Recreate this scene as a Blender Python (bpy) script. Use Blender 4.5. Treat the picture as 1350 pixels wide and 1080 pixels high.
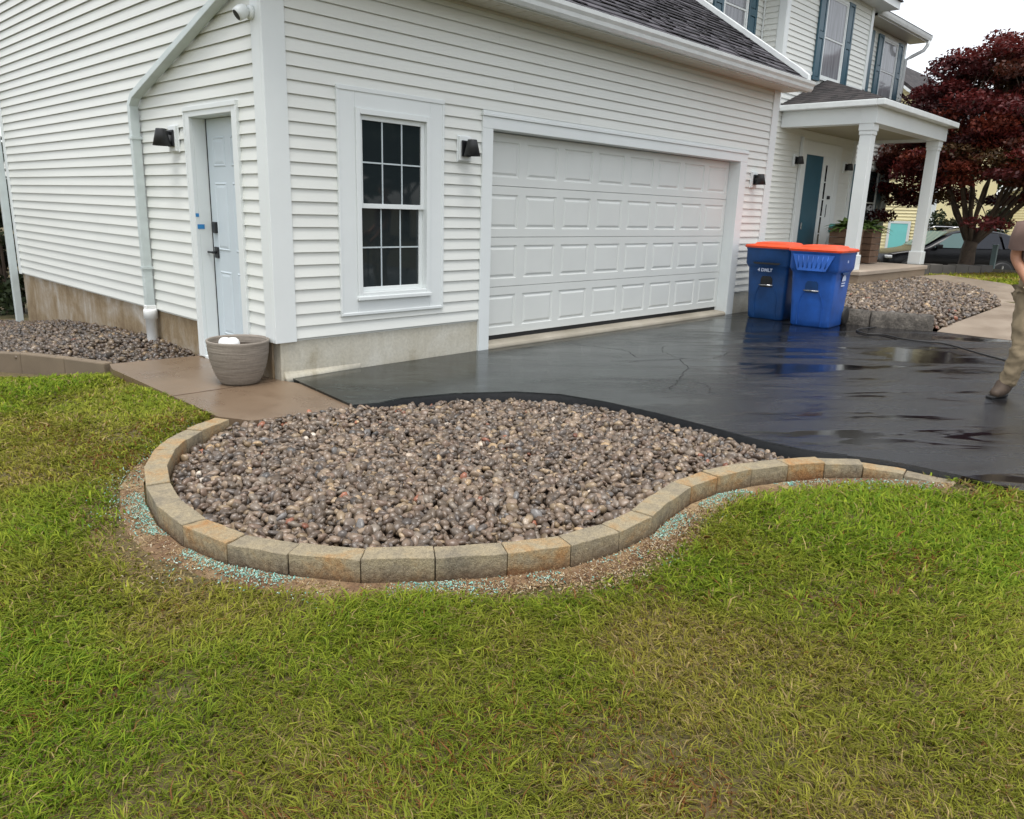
import bpy, bmesh, math, random
import numpy as np
from mathutils import Vector, Matrix
R = math.radians
random.seed(7); rng = np.random.default_rng(11)
scene = bpy.context.scene
for o in list(bpy.data.objects): bpy.data.objects.remove(o)
COL = scene.collection

# ---------------------------------------------------------------- camera
YAW, PITCH, ROLL, FPX = 0.80710622, -0.25458973, -0.03185742, 1016.58451
CAM = Vector((-3.145, -5.674, 1.416))
fw = Vector((math.sin(YAW)*math.cos(PITCH), math.cos(YAW)*math.cos(PITCH), math.sin(PITCH)))
rt = Vector((math.cos(YAW), -math.sin(YAW), 0)); dn = fw.cross(rt)
c_, s_ = math.cos(ROLL), math.sin(ROLL)
rx, dy = c_*rt + s_*dn, -s_*rt + c_*dn
cd = bpy.data.cameras.new('camera'); cam = bpy.data.objects.new('camera', cd); COL.objects.link(cam)
m = Matrix((rx, -dy, -fw)).transposed().to_4x4(); m.translation = CAM
cam.matrix_world = m
cd.sensor_width = 36; cd.lens = 36*FPX/1350; cd.clip_end = 2000; cd.clip_start = 0.05
scene.camera = cam

# ---------------------------------------------------------------- sky, sun, exposure (overcast)
SUN_EL, SUN_AZ = R(74), R(225)       # azimuth measured from +Y towards +X
world = bpy.data.worlds.new('World'); scene.world = world; world.use_nodes = True
nt = world.node_tree; nt.nodes.clear()
sky = nt.nodes.new('ShaderNodeTexSky'); sky.sky_type = 'NISHITA'; sky.sun_disc = False
sky.sun_elevation = SUN_EL; sky.sun_rotation = SUN_AZ
sky.air_density = 1.0; sky.dust_density = 1.5; sky.ozone_density = 1.0
hs = nt.nodes.new('ShaderNodeHueSaturation'); hs.inputs['Saturation'].default_value = 0.22
bg = nt.nodes.new('ShaderNodeBackground'); bg.inputs['Strength'].default_value = 0.15
ow = nt.nodes.new('ShaderNodeOutputWorld')
nt.links.new(sky.outputs[0], hs.inputs['Color']); nt.links.new(hs.outputs[0], bg.inputs['Color']); nt.links.new(bg.outputs[0], ow.inputs[0])
sd = bpy.data.lights.new('sun', 'SUN'); sd.energy = 1.5; sd.angle = R(32); sd.color = (1.0, 0.97, 0.93)
sun = bpy.data.objects.new('sun', sd); COL.objects.link(sun)
sv = Vector((math.sin(SUN_AZ)*math.cos(SUN_EL), math.cos(SUN_AZ)*math.cos(SUN_EL), math.sin(SUN_EL)))
sun.rotation_euler = sv.to_track_quat('Z', 'Y').to_euler()
scene.view_settings.view_transform = 'Standard'; scene.view_settings.look = 'None'
scene.view_settings.exposure = 0.93; scene.view_settings.gamma = 1.0
scene.view_settings.use_curve_mapping = False

# ---------------------------------------------------------------- materials
MATS = {}
class NT:
    def __init__(s, name):
        s.m = bpy.data.materials.new(name); s.m.use_nodes = True; s.t = s.m.node_tree; s.t.nodes.clear()
        s.out = s.n('ShaderNodeOutputMaterial'); s.b = s.n('ShaderNodeBsdfPrincipled'); s.l(s.b.outputs[0], s.out.inputs[0])
        MATS[name] = s.m
    def n(s, typ, **kw):
        nd = s.t.nodes.new(typ)
        for k, v in kw.items():
            if k in nd.inputs.keys(): nd.inputs[k].default_value = v
            else: setattr(nd, k, v)
        return nd
    def l(s, a, b): s.t.links.new(a, b)
    def set(s, k, v):
        if hasattr(v, 'is_output') : s.l(v, s.b.inputs[k])
        else: s.b.inputs[k].default_value = v
    def pos(s, scale=(1, 1, 1)):
        g = s.n('ShaderNodeNewGeometry'); mp = s.n('ShaderNodeMapping'); mp.inputs['Scale'].default_value = scale
        s.l(g.outputs['Position'], mp.inputs['Vector']); return mp.outputs[0]
    def obj(s, scale=(1, 1, 1)):
        g = s.n('ShaderNodeTexCoord'); mp = s.n('ShaderNodeMapping'); mp.inputs['Scale'].default_value = scale
        s.l(g.outputs['Object'], mp.inputs['Vector']); return mp.outputs[0]
    def noise(s, vec, scale, detail=4, rough=0.55, dist=0.0):
        nd = s.n('ShaderNodeTexNoise'); nd.inputs['Scale'].default_value = scale; nd.inputs['Detail'].default_value = detail
        nd.inputs['Roughness'].default_value = rough; nd.inputs['Distortion'].default_value = dist
        s.l(vec, nd.inputs['Vector']); return nd.outputs['Fac']
    def ramp(s, fac, stops, interp='LINEAR'):
        nd = s.n('ShaderNodeValToRGB'); e = nd.color_ramp; e.interpolation = interp
        while len(e.elements) < len(stops): e.elements.new(0.5)
        for el, (p, c) in zip(e.elements, stops):
            el.position = p
            el.color = (*c, 1) if hasattr(c, '__len__') else (c, c, c, 1)
        s.l(fac, nd.inputs['Fac']); return nd.outputs['Color']
    def mix(s, fac, a, b, mode='MIX'):
        nd = s.n('ShaderNodeMix', data_type='RGBA', blend_type=mode)
        for sock, v in ((nd.inputs[0], fac), (nd.inputs[6], a), (nd.inputs[7], b)):
            if hasattr(v, 'is_output'): s.l(v, sock)
            else: sock.default_value = (*v, 1) if hasattr(v, '__len__') else v
        return nd.outputs[2]
    def math(s, op, a, b=0.5):
        nd = s.n('ShaderNodeMath', operation=op)
        for i, v in enumerate((a, b)):
            if hasattr(v, 'is_output'): s.l(v, nd.inputs[i])
            else: nd.inputs[i].default_value = v
        return nd.outputs[0]
    def bump(s, h, strength=0.3, dist=0.01):
        nd = s.n('ShaderNodeBump'); nd.inputs['Strength'].default_value = strength; nd.inputs['Distance'].default_value = dist
        s.l(h, nd.inputs['Height']); s.l(nd.outputs[0], s.b.inputs['Normal'])
    def rand(s): return s.n('ShaderNodeObjectInfo').outputs['Random']

def plain(name, c, rough=0.5, var=0.06, vs=3.0, bump=0.0, bs=80, metal=0.0, spec=0.5, detail=5):
    s = NT(name); p = s.pos()
    f = s.noise(p, vs, detail)
    lo = tuple(max(0, x*(1-var)) for x in c); hi = tuple(min(1, x*(1+var)) for x in c)
    s.set('Base Color', s.ramp(f, [(0.3, lo), (0.7, hi)])); s.set('Roughness', rough); s.set('Metallic', metal)
    s.set('Specular IOR Level', spec)
    if bump: s.bump(s.noise(p, bs, 3), bump, 0.004)
    return s.m

def siding_mat(name, c):
    s = NT(name); p = s.pos()
    a = s.noise(s.pos((0.6, 0.6, 4)), 1.3, 6, 0.6); r = s.rand()
    base = s.ramp(a, [(0.3, tuple(x*0.955 for x in c)), (0.6, c), (0.8, tuple(min(1, x*1.02) for x in c))])
    tone = s.ramp(r, [(0.0, 0.965), (1.0, 1.0)])
    s.set('Base Color', s.mix(1.0, base, tone, 'MULTIPLY'))
    s.set('Roughness', 0.42); s.set('Specular IOR Level', 0.4)
    s.bump(s.noise(s.pos((3, 3, 40)), 6, 4), 0.08, 0.004)
    return s.m
siding_mat('vinyl', (0.725, 0.74, 0.695))
siding_mat('yellow_vinyl', (0.84, 0.75, 0.44))
plain('trim', (0.71, 0.745, 0.735), 0.4, 0.03, 2.0, 0.03, 60)
plain('door_white', (0.655, 0.675, 0.645), 0.42, 0.025, 2.5, 0.05, 150)
plain('gutter', (0.68, 0.71, 0.70), 0.32, 0.07, 5.0)
plain('downspout', (0.54, 0.60, 0.59), 0.35, 0.08, 6.0)
plain('grille', (0.50, 0.56, 0.58), 0.4, 0.05, 6.0)
plain('porch_ceiling', (0.36, 0.33, 0.235), 0.6, 0.05, 3.0)  # darkened beige: the porch's shade is put into the base colour
plain('soffit', (0.56, 0.53, 0.44), 0.5, 0.05, 3.0)  # shade under the eaves painted into this beige
plain('side_door', (0.55, 0.62, 0.66), 0.4, 0.03, 3.0)
plain('teal', (0.040, 0.100, 0.135), 0.4, 0.10, 4.0)
plain('teal_door', (0.018, 0.085, 0.125), 0.45, 0.06, 4.0)
plain('aqua', (0.20, 0.62, 0.60), 0.5, 0.04, 2.0)
plain('black', (0.012, 0.013, 0.015), 0.38, 0.2, 8.0)
plain('dark_plastic', (0.02, 0.021, 0.022), 0.5, 0.15, 8.0)
plain('rubber', (0.012, 0.012, 0.012), 0.55, 0.2, 20.0)
plain('steel', (0.55, 0.55, 0.55), 0.25, 0.05, 10, metal=1.0)
plain('pvc', (0.80, 0.81, 0.79), 0.35, 0.03, 10)
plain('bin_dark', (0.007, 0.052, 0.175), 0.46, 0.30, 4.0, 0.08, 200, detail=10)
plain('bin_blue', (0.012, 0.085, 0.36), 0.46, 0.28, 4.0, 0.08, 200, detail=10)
plain('bin_lid', (0.70, 0.068, 0.016), 0.40, 0.22, 5.0, 0.06, 200, detail=10)
plain('print_white', (0.55, 0.62, 0.78), 0.5, 0.02)
plain('blue_tape', (0.03, 0.22, 0.50), 0.6, 0.05)
plain('shirt', (0.165, 0.105, 0.085), 0.85, 0.12, 14, 0.2, 200)
plain('skin', (0.42, 0.20, 0.115), 0.5, 0.10, 25, 0.06, 300)
plain('khaki', (0.29, 0.225, 0.14), 0.85, 0.18, 10, 0.25, 160)
plain('boot', (0.07, 0.048, 0.032), 0.7, 0.3, 20, 0.3, 90)
plain('bark', (0.10, 0.072, 0.052), 0.85, 0.35, 9, 0.6, 40)
plain('planter_wood', (0.13, 0.075, 0.045), 0.7, 0.25, 9)
plain('fern', (0.09, 0.15, 0.025), 0.6, 0.35, 12)
plain('car_black', (0.004, 0.004, 0.005), 0.22, 0.05, 4, spec=0.3)
plain('car_grey', (0.012, 0.013, 0.016), 0.25, 0.05, 4, spec=0.3)
plain('headlight', (0.6, 0.62, 0.63), 0.15, 0.1, 12)
plain('taillight', (0.35, 0.015, 0.012), 0.2, 0.1, 12)
plain('post_grey', (0.17, 0.235, 0.235), 0.6, 0.1, 6)
plain('soil', (0.085, 0.05, 0.03), 0.9, 0.4, 9, 0.6, 60)
plain('hedge_leaf', (0.022, 0.035, 0.012), 0.6, 0.5, 14)
plain('hair', (0.03, 0.02, 0.013), 0.7, 0.2, 30)
plain('dark_void', (0.006, 0.007, 0.006), 0.9, 0.2, 3)

s = NT('glass'); s.set('Base Color', (0.016, 0.022, 0.024, 1)); s.set('Roughness', 0.03); s.set('Specular IOR Level', 0.5)
s = NT('glass_curtain'); p = s.pos((9, 9, 0.6))
s.set('Base Color', s.ramp(s.noise(p, 2.2, 3), [(0.3, (0.16, 0.165, 0.18)), (0.7, (0.30, 0.31, 0.33))])); s.set('Roughness', 0.08); s.set('Specular IOR Level', 0.5)
s = NT('car_glass'); s.set('Base Color', (0.10, 0.17, 0.165, 1)); s.set('Roughness', 0.03)
s = NT('car_glass_dark'); s.set('Base Color', (0.010, 0.012, 0.018, 1)); s.set('Roughness', 0.03)

# foundation concrete, stained in vertical streaks
def foundation(name, lo, mid, hi):
    s = NT(name); p = s.pos()
    st = s.noise(s.pos((0.9, 0.9, 1.1)), 1.9, 8, 0.62, 0.5); fine = s.noise(p, 34, 5, 0.7)
    drip = s.noise(s.pos((5, 5, 0.9)), 1.5, 5, 0.6, 0.3)
    f = s.math('ADD', s.math('MULTIPLY', st, 0.7), s.math('MULTIPLY', drip, 0.3))
    c = s.ramp(f, [(0.36, lo), (0.48, mid), (0.56, tuple(0.6*a+0.4*b for a, b in zip(mid, hi))), (0.64, hi)])
    c = s.mix(0.3, c, s.ramp(fine, [(0.35, 0.5), (0.6, 1.0)]), 'MULTIPLY')
    s.set('Base Color', c); s.set('Roughness', 0.8); s.bump(fine, 0.35, 0.006)
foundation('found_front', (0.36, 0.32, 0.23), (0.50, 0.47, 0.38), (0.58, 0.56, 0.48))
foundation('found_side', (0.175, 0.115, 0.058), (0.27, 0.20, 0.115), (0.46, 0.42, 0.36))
# pad / walk concrete
def concrete(name, a, b, rough):
    s = NT(name); p = s.pos()
    big = s.noise(p, 1.7, 6, 0.6); fine = s.noise(p, 170, 3, 0.7)
    c = s.mix(0.5, s.ramp(big, [(0.3, a), (0.7, b)]), s.ramp(fine, [(0.3, 0.62), (0.7, 1.0)]), 'MULTIPLY')
    s.set('Base Color', c); s.set('Roughness', s.ramp(big, [(0.35, rough*0.7), (0.65, rough*1.25)])); s.bump(fine, 0.25, 0.003)
concrete('pad_concrete', (0.145, 0.095, 0.058), (0.225, 0.16, 0.105), 0.33)
concrete('walk_concrete', (0.23, 0.175, 0.125), (0.32, 0.26, 0.195), 0.5)
concrete('slab_concrete', (0.30, 0.265, 0.20), (0.46, 0.42, 0.34), 0.7)
s = NT('kerb_stone'); p = s.pos(); a_ = s.noise(p, 6, 7, 0.7); b_ = s.noise(p, 30, 7, 0.75)
s.set('Base Color', s.mix(0.7, s.ramp(a_, [(0.35, (0.06, 0.05, 0.04)), (0.5, (0.12, 0.105, 0.085)), (0.66, (0.21, 0.185, 0.15))]), s.ramp(b_, [(0.35, 0.3), (0.62, 1.1)]), 'MULTIPLY')); s.set('Roughness', 0.6); s.bump(s.math('ADD', s.math('MULTIPLY', a_, 2.0), b_), 1.0, 0.035)
concrete('edging_old', (0.13, 0.095, 0.062), (0.22, 0.17, 0.115), 0.75)
concrete('wall_block', (0.09, 0.082, 0.072), (0.17, 0.155, 0.135), 0.7)
concrete('porch_floor', (0.36, 0.29, 0.22), (0.47, 0.39, 0.31), 0.6)
concrete('porch_stone', (0.26, 0.185, 0.12), (0.40, 0.31, 0.22), 0.7)

# edging blocks: buff, grey and rust mixed, per block
s = NT('edging_block'); p = s.pos(); r = s.rand()
n1 = s.noise(p, 5.5, 8, 0.72, 0.3); fine = s.noise(p, 150, 4, 0.75); med = s.noise(p, 42, 5, 0.7)
tone = s.math('ADD', s.math('MULTIPLY', n1, 1.35), s.math('MULTIPLY', r, 0.34))
c = s.ramp(s.math('MULTIPLY', tone, 0.86), [(0.42, (0.24, 0.205, 0.145)), (0.58, (0.34, 0.285, 0.19)), (0.72, (0.42, 0.345, 0.215)), (0.84, (0.45, 0.31, 0.155)), (0.96, (0.47, 0.25, 0.09))])
c = s.mix(0.75, c, s.ramp(fine, [(0.3, 0.45), (0.65, 1.1)]), 'MULTIPLY')
c = s.mix(0.45, c, s.ramp(med, [(0.35, 0.55), (0.6, 1.05)]), 'MULTIPLY')
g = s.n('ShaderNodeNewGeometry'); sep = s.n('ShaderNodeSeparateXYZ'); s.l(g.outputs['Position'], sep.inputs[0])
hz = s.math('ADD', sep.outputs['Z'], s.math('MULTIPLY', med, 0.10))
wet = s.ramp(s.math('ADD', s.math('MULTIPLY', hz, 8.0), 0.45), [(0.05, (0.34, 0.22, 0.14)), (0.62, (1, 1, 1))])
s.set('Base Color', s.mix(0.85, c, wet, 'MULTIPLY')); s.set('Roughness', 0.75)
s.bump(s.math('ADD', fine, s.math('MULTIPLY', med, 1.6)), 0.9, 0.008)

# wet asphalt
s = NT('asphalt'); p = s.pos()
def rot(sc):
    g = s.n('ShaderNodeNewGeometry'); m1 = s.n('ShaderNodeMapping'); m1.inputs['Rotation'].default_value = (0, 0, R(38)); m2 = s.n('ShaderNodeMapping'); m2.inputs['Scale'].default_value = sc
    s.l(g.outputs['Position'], m1.inputs['Vector']); s.l(m1.outputs[0], m2.inputs['Vector']); return m2.outputs[0]
pud = s.noise(rot((0.5, 1.3, 1)), 0.9, 6, 0.6, 0.7)
strk = s.noise(rot((0.55, 2.3, 1)), 1.15, 6, 0.58, 1.1)
fine = s.noise(p, 240, 3, 0.8); grain = s.noise(p, 75, 3, 0.8)
g = s.n('ShaderNodeNewGeometry'); sep = s.n('ShaderNodeSeparateXYZ'); s.l(g.outputs['Position'], sep.inputs[0])
far = s.ramp(s.math('ADD', s.math('ADD', s.math('MULTIPLY', sep.outputs['Y'], -0.16), s.math('MULTIPLY', sep.outputs['X'], 0.07)), s.math('MULTIPLY', strk, 0.5)), [(0.68, 0.0), (0.98, 1.0)])
mixf0 = s.math('ADD', s.math('MULTIPLY', pud, 0.5), s.math('MULTIPLY', strk, 0.5))
smear = s.noise(rot((0.9, 2.2, 1)), 3.4, 9, 0.74, 1.6)
cn = s.ramp(smear, [(0.38, (0.005, 0.0065, 0.006)), (0.50, (0.012, 0.0155, 0.014)), (0.60, (0.031, 0.039, 0.035)), (0.68, (0.062, 0.073, 0.067))])
cf = s.ramp(mixf0, [(0.44, (0.006, 0.006, 0.008)), (0.56, (0.017, 0.018, 0.020))])
s.set('Base Color', s.mix(0.6, s.mix(far, cn, cf), s.ramp(grain, [(0.35, 0.45), (0.65, 1.2)]), 'MULTIPLY'))
mixf = s.math('ADD', s.math('MULTIPLY', pud, 0.5), s.math('MULTIPLY', strk, 0.5))
rn = s.ramp(s.math('ADD', s.math('MULTIPLY', mixf, 0.6), s.math('MULTIPLY', smear, 0.4)), [(0.40, 0.06), (0.48, 0.15), (0.56, 0.26), (0.64, 0.36)])
rf = s.ramp(mixf, [(0.44, 0.015), (0.485, 0.08), (0.52, 0.20), (0.60, 0.30)])
s.set('Roughness', s.mix(far, rn, rf)); s.set('Specular IOR Level', s.ramp(far, [(0.0, 0.30), (1.0, 0.85)]))
amp = s.ramp(mixf, [(0.465, 0.0), (0.54, 1.0)])
hgt = s.math('MULTIPLY', s.math('ADD', s.math('MULTIPLY', fine, 0.7), grain), s.math('ADD', s.math('MULTIPLY', s.math('MULTIPLY', far, amp), 4.0), 0.20))
hgt = s.math('ADD', hgt, s.math('MULTIPLY', s.noise(p, 1.3, 3), 0.9))
s.bump(hgt, 0.30, 0.0035)
plain('asphalt_edge', (0.006, 0.007, 0.008), 0.6, 0.3, 40, 0.6, 120, spec=0.15)
plain('crack', (0.006, 0.006, 0.006), 0.7, 0.2)

# roof shingles
def shingles(name, a, b, c3):
    s = NT(name); p = s.pos()
    v = s.n('ShaderNodeTexVoronoi'); v.inputs['Scale'].default_value = 3.2
    s.l(s.pos((1.0, 2.6, 2.6)), v.inputs['Vector'])
    sepc = s.n('ShaderNodeSeparateColor'); s.l(v.outputs['Color'], sepc.inputs[0])
    f = s.math('ADD', s.math('MULTIPLY', sepc.outputs[0], 0.6), s.math('MULTIPLY', s.noise(p, 90, 3, 0.7), 0.4))
    s.set('Base Color', s.ramp(f, [(0.25, a), (0.5, b), (0.75, c3)])); s.set('Roughness', 0.8); s.bump(s.noise(p, 220, 3), 0.5, 0.004)
shingles('shingle', (0.024, 0.022, 0.026), (0.047, 0.044, 0.051), (0.085, 0.078, 0.088))
shingles('shingle_dark', (0.012, 0.010, 0.010), (0.026, 0.021, 0.021), (0.042, 0.035, 0.034))

# pot
s = NT('pot_clay'); p = s.pos()
f = s.noise(s.pos((3, 3, 60)), 1.6, 4, 0.6); f2 = s.noise(p, 70, 4)
c = s.mix(0.5, s.ramp(f, [(0.3, (0.17, 0.145, 0.115)), (0.7, (0.31, 0.27, 0.225))]), s.ramp(f2, [(0.3, 0.7), (0.7, 1.0)]), 'MULTIPLY')
s.set('Base Color', c); s.set('Roughness', 0.65); s.bump(f, 0.5, 0.006)

# vertex-coloured materials
def vcol(name, rough, spec=0.5, bump=0.0, trans=0.0, noise_amt=0.0, nscale=60):
    s = NT(name); a = s.n('ShaderNodeAttribute', attribute_name='Col'); c = a.outputs['Color']
    if noise_amt: c = s.mix(noise_amt, c, s.ramp(s.noise(s.pos(), nscale, 4, 0.65), [(0.3, 0.45), (0.7, 1.15)]), 'MULTIPLY')
    s.set('Base Color', c); s.set('Roughness', rough); s.set('Specular IOR Level', spec)
    if bump: s.bump(s.noise(s.pos(), 160, 3), bump, 0.002)
    if trans:
        tr = s.n('ShaderNodeBsdfTranslucent'); s.l(c, tr.inputs[0]); mx = s.n('ShaderNodeMixShader'); mx.inputs[0].default_value = trans
        s.l(s.b.outputs[0], mx.inputs[1]); s.l(tr.outputs[0], mx.inputs[2]); s.l(mx.outputs[0], s.out.inputs[0])
vcol('pebble', 0.34, 0.5, 0.15, 0, 0.55, 45)
vcol('blade', 0.65, 0.10, 0, 0.40)
vcol('leaf', 0.55, 0.3, 0, 0.3)
vcol('granule', 0.8, 0.2)

# lawn soil: patchy thatch
s = NT('ground'); p = s.pos()
a = s.noise(p, 1.3, 6, 0.65); b = s.noise(p, 22, 6, 0.7)
c = s.ramp(a, [(0.3, (0.075, 0.07, 0.02)), (0.5, (0.105, 0.085, 0.03)), (0.7, (0.14, 0.095, 0.042))])
s.set('Base Color', s.mix(0.8, c, s.ramp(b, [(0.3, 0.35), (0.7, 1.25)]), 'MULTIPLY')); s.set('Roughness', 0.95); s.bump(b, 0.8, 0.02)
s = NT('bare_soil'); p = s.pos()
a = s.noise(p, 3.2, 6, 0.65); b = s.noise(p, 55, 6, 0.75)
c = s.ramp(a, [(0.32, (0.16, 0.08, 0.042)), (0.5, (0.23, 0.145, 0.075)), (0.68, (0.40, 0.29, 0.155))])
s.set('Base Color', s.mix(0.85, c, s.ramp(b, [(0.32, 0.35), (0.68, 1.2)]), 'MULTIPLY')); s.set('Roughness', 0.95); s.bump(b, 0.9, 0.012)

# ---------------------------------------------------------------- mesh helpers
def link(name, me, mat=None, parent=None):
    o = bpy.data.objects.new(name, me); COL.objects.link(o)
    if mat and not me.materials: me.materials.append(MATS[mat])
    if parent: o.parent = parent
    return o
class MB:
    def __init__(s): s.v = []; s.f = []
    def add(s, vs, fs):
        k = len(s.v); s.v += [tuple(x) for x in vs]; s.f += [tuple(i+k for i in f) for f in fs]; return s
    def box(s, a, b):
        x0, y0, z0 = a; x1, y1, z1 = b
        return s.add([(x0,y0,z0),(x1,y0,z0),(x1,y1,z0),(x0,y1,z0),(x0,y0,z1),(x1,y0,z1),(x1,y1,z1),(x0,y1,z1)],
                     [(0,3,2,1),(4,5,6,7),(0,1,5,4),(1,2,6,5),(2,3,7,6),(3,0,4,7)])
    def prism(s, poly, d0, d1, fn):            # polygon (u,v) extruded along w; fn(u,v,w)->xyz
        n = len(poly); vs = [fn(u, v, d0) for u, v in poly] + [fn(u, v, d1) for u, v in poly]
        return s.add(vs, [tuple(range(n))[::-1], tuple(range(n, 2*n))] + [(i, (i+1) % n, n+(i+1) % n, n+i) for i in range(n)])
    def tube(s, pts, r, n=8, cap=True):
        pts = [Vector(p) for p in pts]; rs = r if hasattr(r, '__len__') else [r]*len(pts); k = len(s.v)
        up = Vector((0, 0, 1)); prev = None
        for i, p in enumerate(pts):
            d = (pts[min(i+1, len(pts)-1)] - pts[max(i-1, 0)]).normalized()
            a = prev if prev is not None else (up if abs(d.z) < 0.9 else Vector((1, 0, 0)))
            u = (a - d*a.dot(d)).normalized(); w = d.cross(u); prev = u
            for j in range(n):
                t = 2*math.pi*j/n; s.v.append(tuple(p + (u*math.cos(t) + w*math.sin(t))*rs[i]))
        for i in range(len(pts)-1):
            for j in range(n): s.f.append((k+i*n+j, k+i*n+(j+1) % n, k+(i+1)*n+(j+1) % n, k+(i+1)*n+j))
        if cap:
            s.f.append(tuple(k+j for j in range(n))[::-1]); e = k+(len(pts)-1)*n; s.f.append(tuple(e+j for j in range(n)))
        return s
    def recttube(s, pts, w, h, side):          # rectangular duct, 'side' = width direction
        pts = [Vector(p) for p in pts]; side = Vector(side).normalized(); k = len(s.v)
        for i, p in enumerate(pts):
            d0 = (p - pts[i-1]).normalized() if i else None; d1 = (pts[i+1]-p).normalized() if i < len(pts)-1 else None
            d = ((d0 or d1) + (d1 or d0)).normalized(); u = (side - d*side.dot(d)).normalized(); n = d.cross(u)
            sc = 1.0
            if d0 and d1: sc = 1/max(0.5, math.cos(d0.angle(d1)/2))
            for a, b in ((-1,-1),(1,-1),(1,1),(-1,1)): s.v.append(tuple(p + u*a*w/2 + n*b*h/2*sc))
        for i in range(len(pts)-1):
            for j in range(4): s.f.append((k+i*4+j, k+i*4+(j+1) % 4, k+(i+1)*4+(j+1) % 4, k+(i+1)*4+j))
        s.f.append((k+3,k+2,k+1,k)); e = k+(len(pts)-1)*4; s.f.append((e,e+1,e+2,e+3)); return s
    def lathe(s, prof, n=32, c=(0, 0, 0)):
        k = len(s.v)
        for r, z in prof:
            for j in range(n): t = 2*math.pi*j/n; s.v.append((c[0]+r*math.cos(t), c[1]+r*math.sin(t), c[2]+z))
        for i in range(len(prof)-1):
            for j in range(n): s.f.append((k+i*n+j, k+i*n+(j+1) % n, k+(i+1)*n+(j+1) % n, k+(i+1)*n+j))
        return s
    def mesh(s, name, smooth=False):
        me = bpy.data.meshes.new(name); me.from_pydata(s.v, [], s.f); me.update()
        bm = bmesh.new(); bm.from_mesh(me); bmesh.ops.recalc_face_normals(bm, faces=bm.faces); bm.to_mesh(me); bm.free()
        if smooth: me.shade_smooth()
        return me
    def build(s, name, mat, parent=None, smooth=False, bevel=0.0, seg=2):
        o = link(name, s.mesh(name, smooth), mat, parent)
        if bevel: bev(o, bevel, seg)
        return o
def bev(o, w, seg=2):
    md = o.modifiers.new('bevel', 'BEVEL'); md.width = w; md.segments = seg; md.limit_method = 'ANGLE'; md.angle_limit = R(40)
def tag(o, label, cat, group=None):
    o['label'] = label; o['category'] = cat
    if group: o['group'] = group
    return o
def thing(name, label, cat, loc=(0, 0, 0), rz=0, group=None):
    o = bpy.data.objects.new(name, None); o.empty_display_size = 0.1; COL.objects.link(o); o.location = loc; o.rotation_euler = (0, 0, rz)
    return tag(o, label, cat, group)
def structure(o): o['kind'] = 'structure'; return o
def copy_tree(o, parent=None):
    c = o.copy(); COL.objects.link(c)
    if parent: c.parent = parent
    for ch in list(o.children): copy_tree(ch, c)
    return c
def npmesh(name, verts, faces, cols=None, mat=None, smooth=False):
    """verts (N,3), faces (M,k) same k, cols (N,3)"""
    me = bpy.data.meshes.new(name); n, (mf, k) = len(verts), faces.shape
    me.vertices.add(n); me.vertices.foreach_set('co', np.ascontiguousarray(verts, np.float32).ravel())
    me.loops.add(mf*k); me.loops.foreach_set('vertex_index', np.ascontiguousarray(faces, np.int32).ravel())
    me.polygons.add(mf); me.polygons.foreach_set('loop_start', np.arange(0, mf*k, k, dtype=np.int32))
    me.polygons.foreach_set('loop_total', np.full(mf, k, np.int32))
    if smooth: me.polygons.foreach_set('use_smooth', np.ones(mf, bool))
    me.update(calc_edges=True)
    if cols is not None:
        at = me.color_attributes.new('Col', 'FLOAT_COLOR', 'POINT')
        at.data.foreach_set('color', np.ascontiguousarray(np.c_[cols, np.ones(n)], np.float32).ravel())
    if mat: me.materials.append(MATS[mat])
    return me
def in_poly(P, poly):
    x, y = P[:, 0], P[:, 1]; r = np.zeros(len(P), bool); n = len(poly)
    for i in range(n):
        x0, y0 = poly[i]; x1, y1 = poly[(i+1) % n]
        if y0 == y1: continue
        cnd = ((y0 > y) != (y1 > y)) & (x < (x1-x0)*(y-y0)/(y1-y0)+x0); r ^= cnd
    return r
def seg_dist(P, line):
    d = np.full(len(P), 1e9)
    for (x0, y0), (x1, y1) in zip(line[:-1], line[1:]):
        vx, vy = x1-x0, y1-y0; t = np.clip(((P[:, 0]-x0)*vx+(P[:, 1]-y0)*vy)/(vx*vx+vy*vy+1e-9), 0, 1)
        d = np.minimum(d, np.hypot(P[:, 0]-x0-t*vx, P[:, 1]-y0-t*vy))
    return d
def vnoise(P, scale, seed):
    r = np.random.default_rng(seed); G = r.random((64, 64)); q = P[:, :2]*scale + 1000; i = np.floor(q).astype(int); f = q-i; f = f*f*(3-2*f)
    g = lambda a, b: G[(i[:, 0]+a) % 64, (i[:, 1]+b) % 64]
    return (g(0,0)*(1-f[:,0])+g(1,0)*f[:,0])*(1-f[:,1]) + (g(0,1)*(1-f[:,0])+g(1,1)*f[:,0])*f[:,1]
def fbm(P, scale, seed): return (vnoise(P, scale, seed)+0.5*vnoise(P, scale*2.1, seed+1)+0.25*vnoise(P, scale*4.3, seed+2))/1.75

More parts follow.
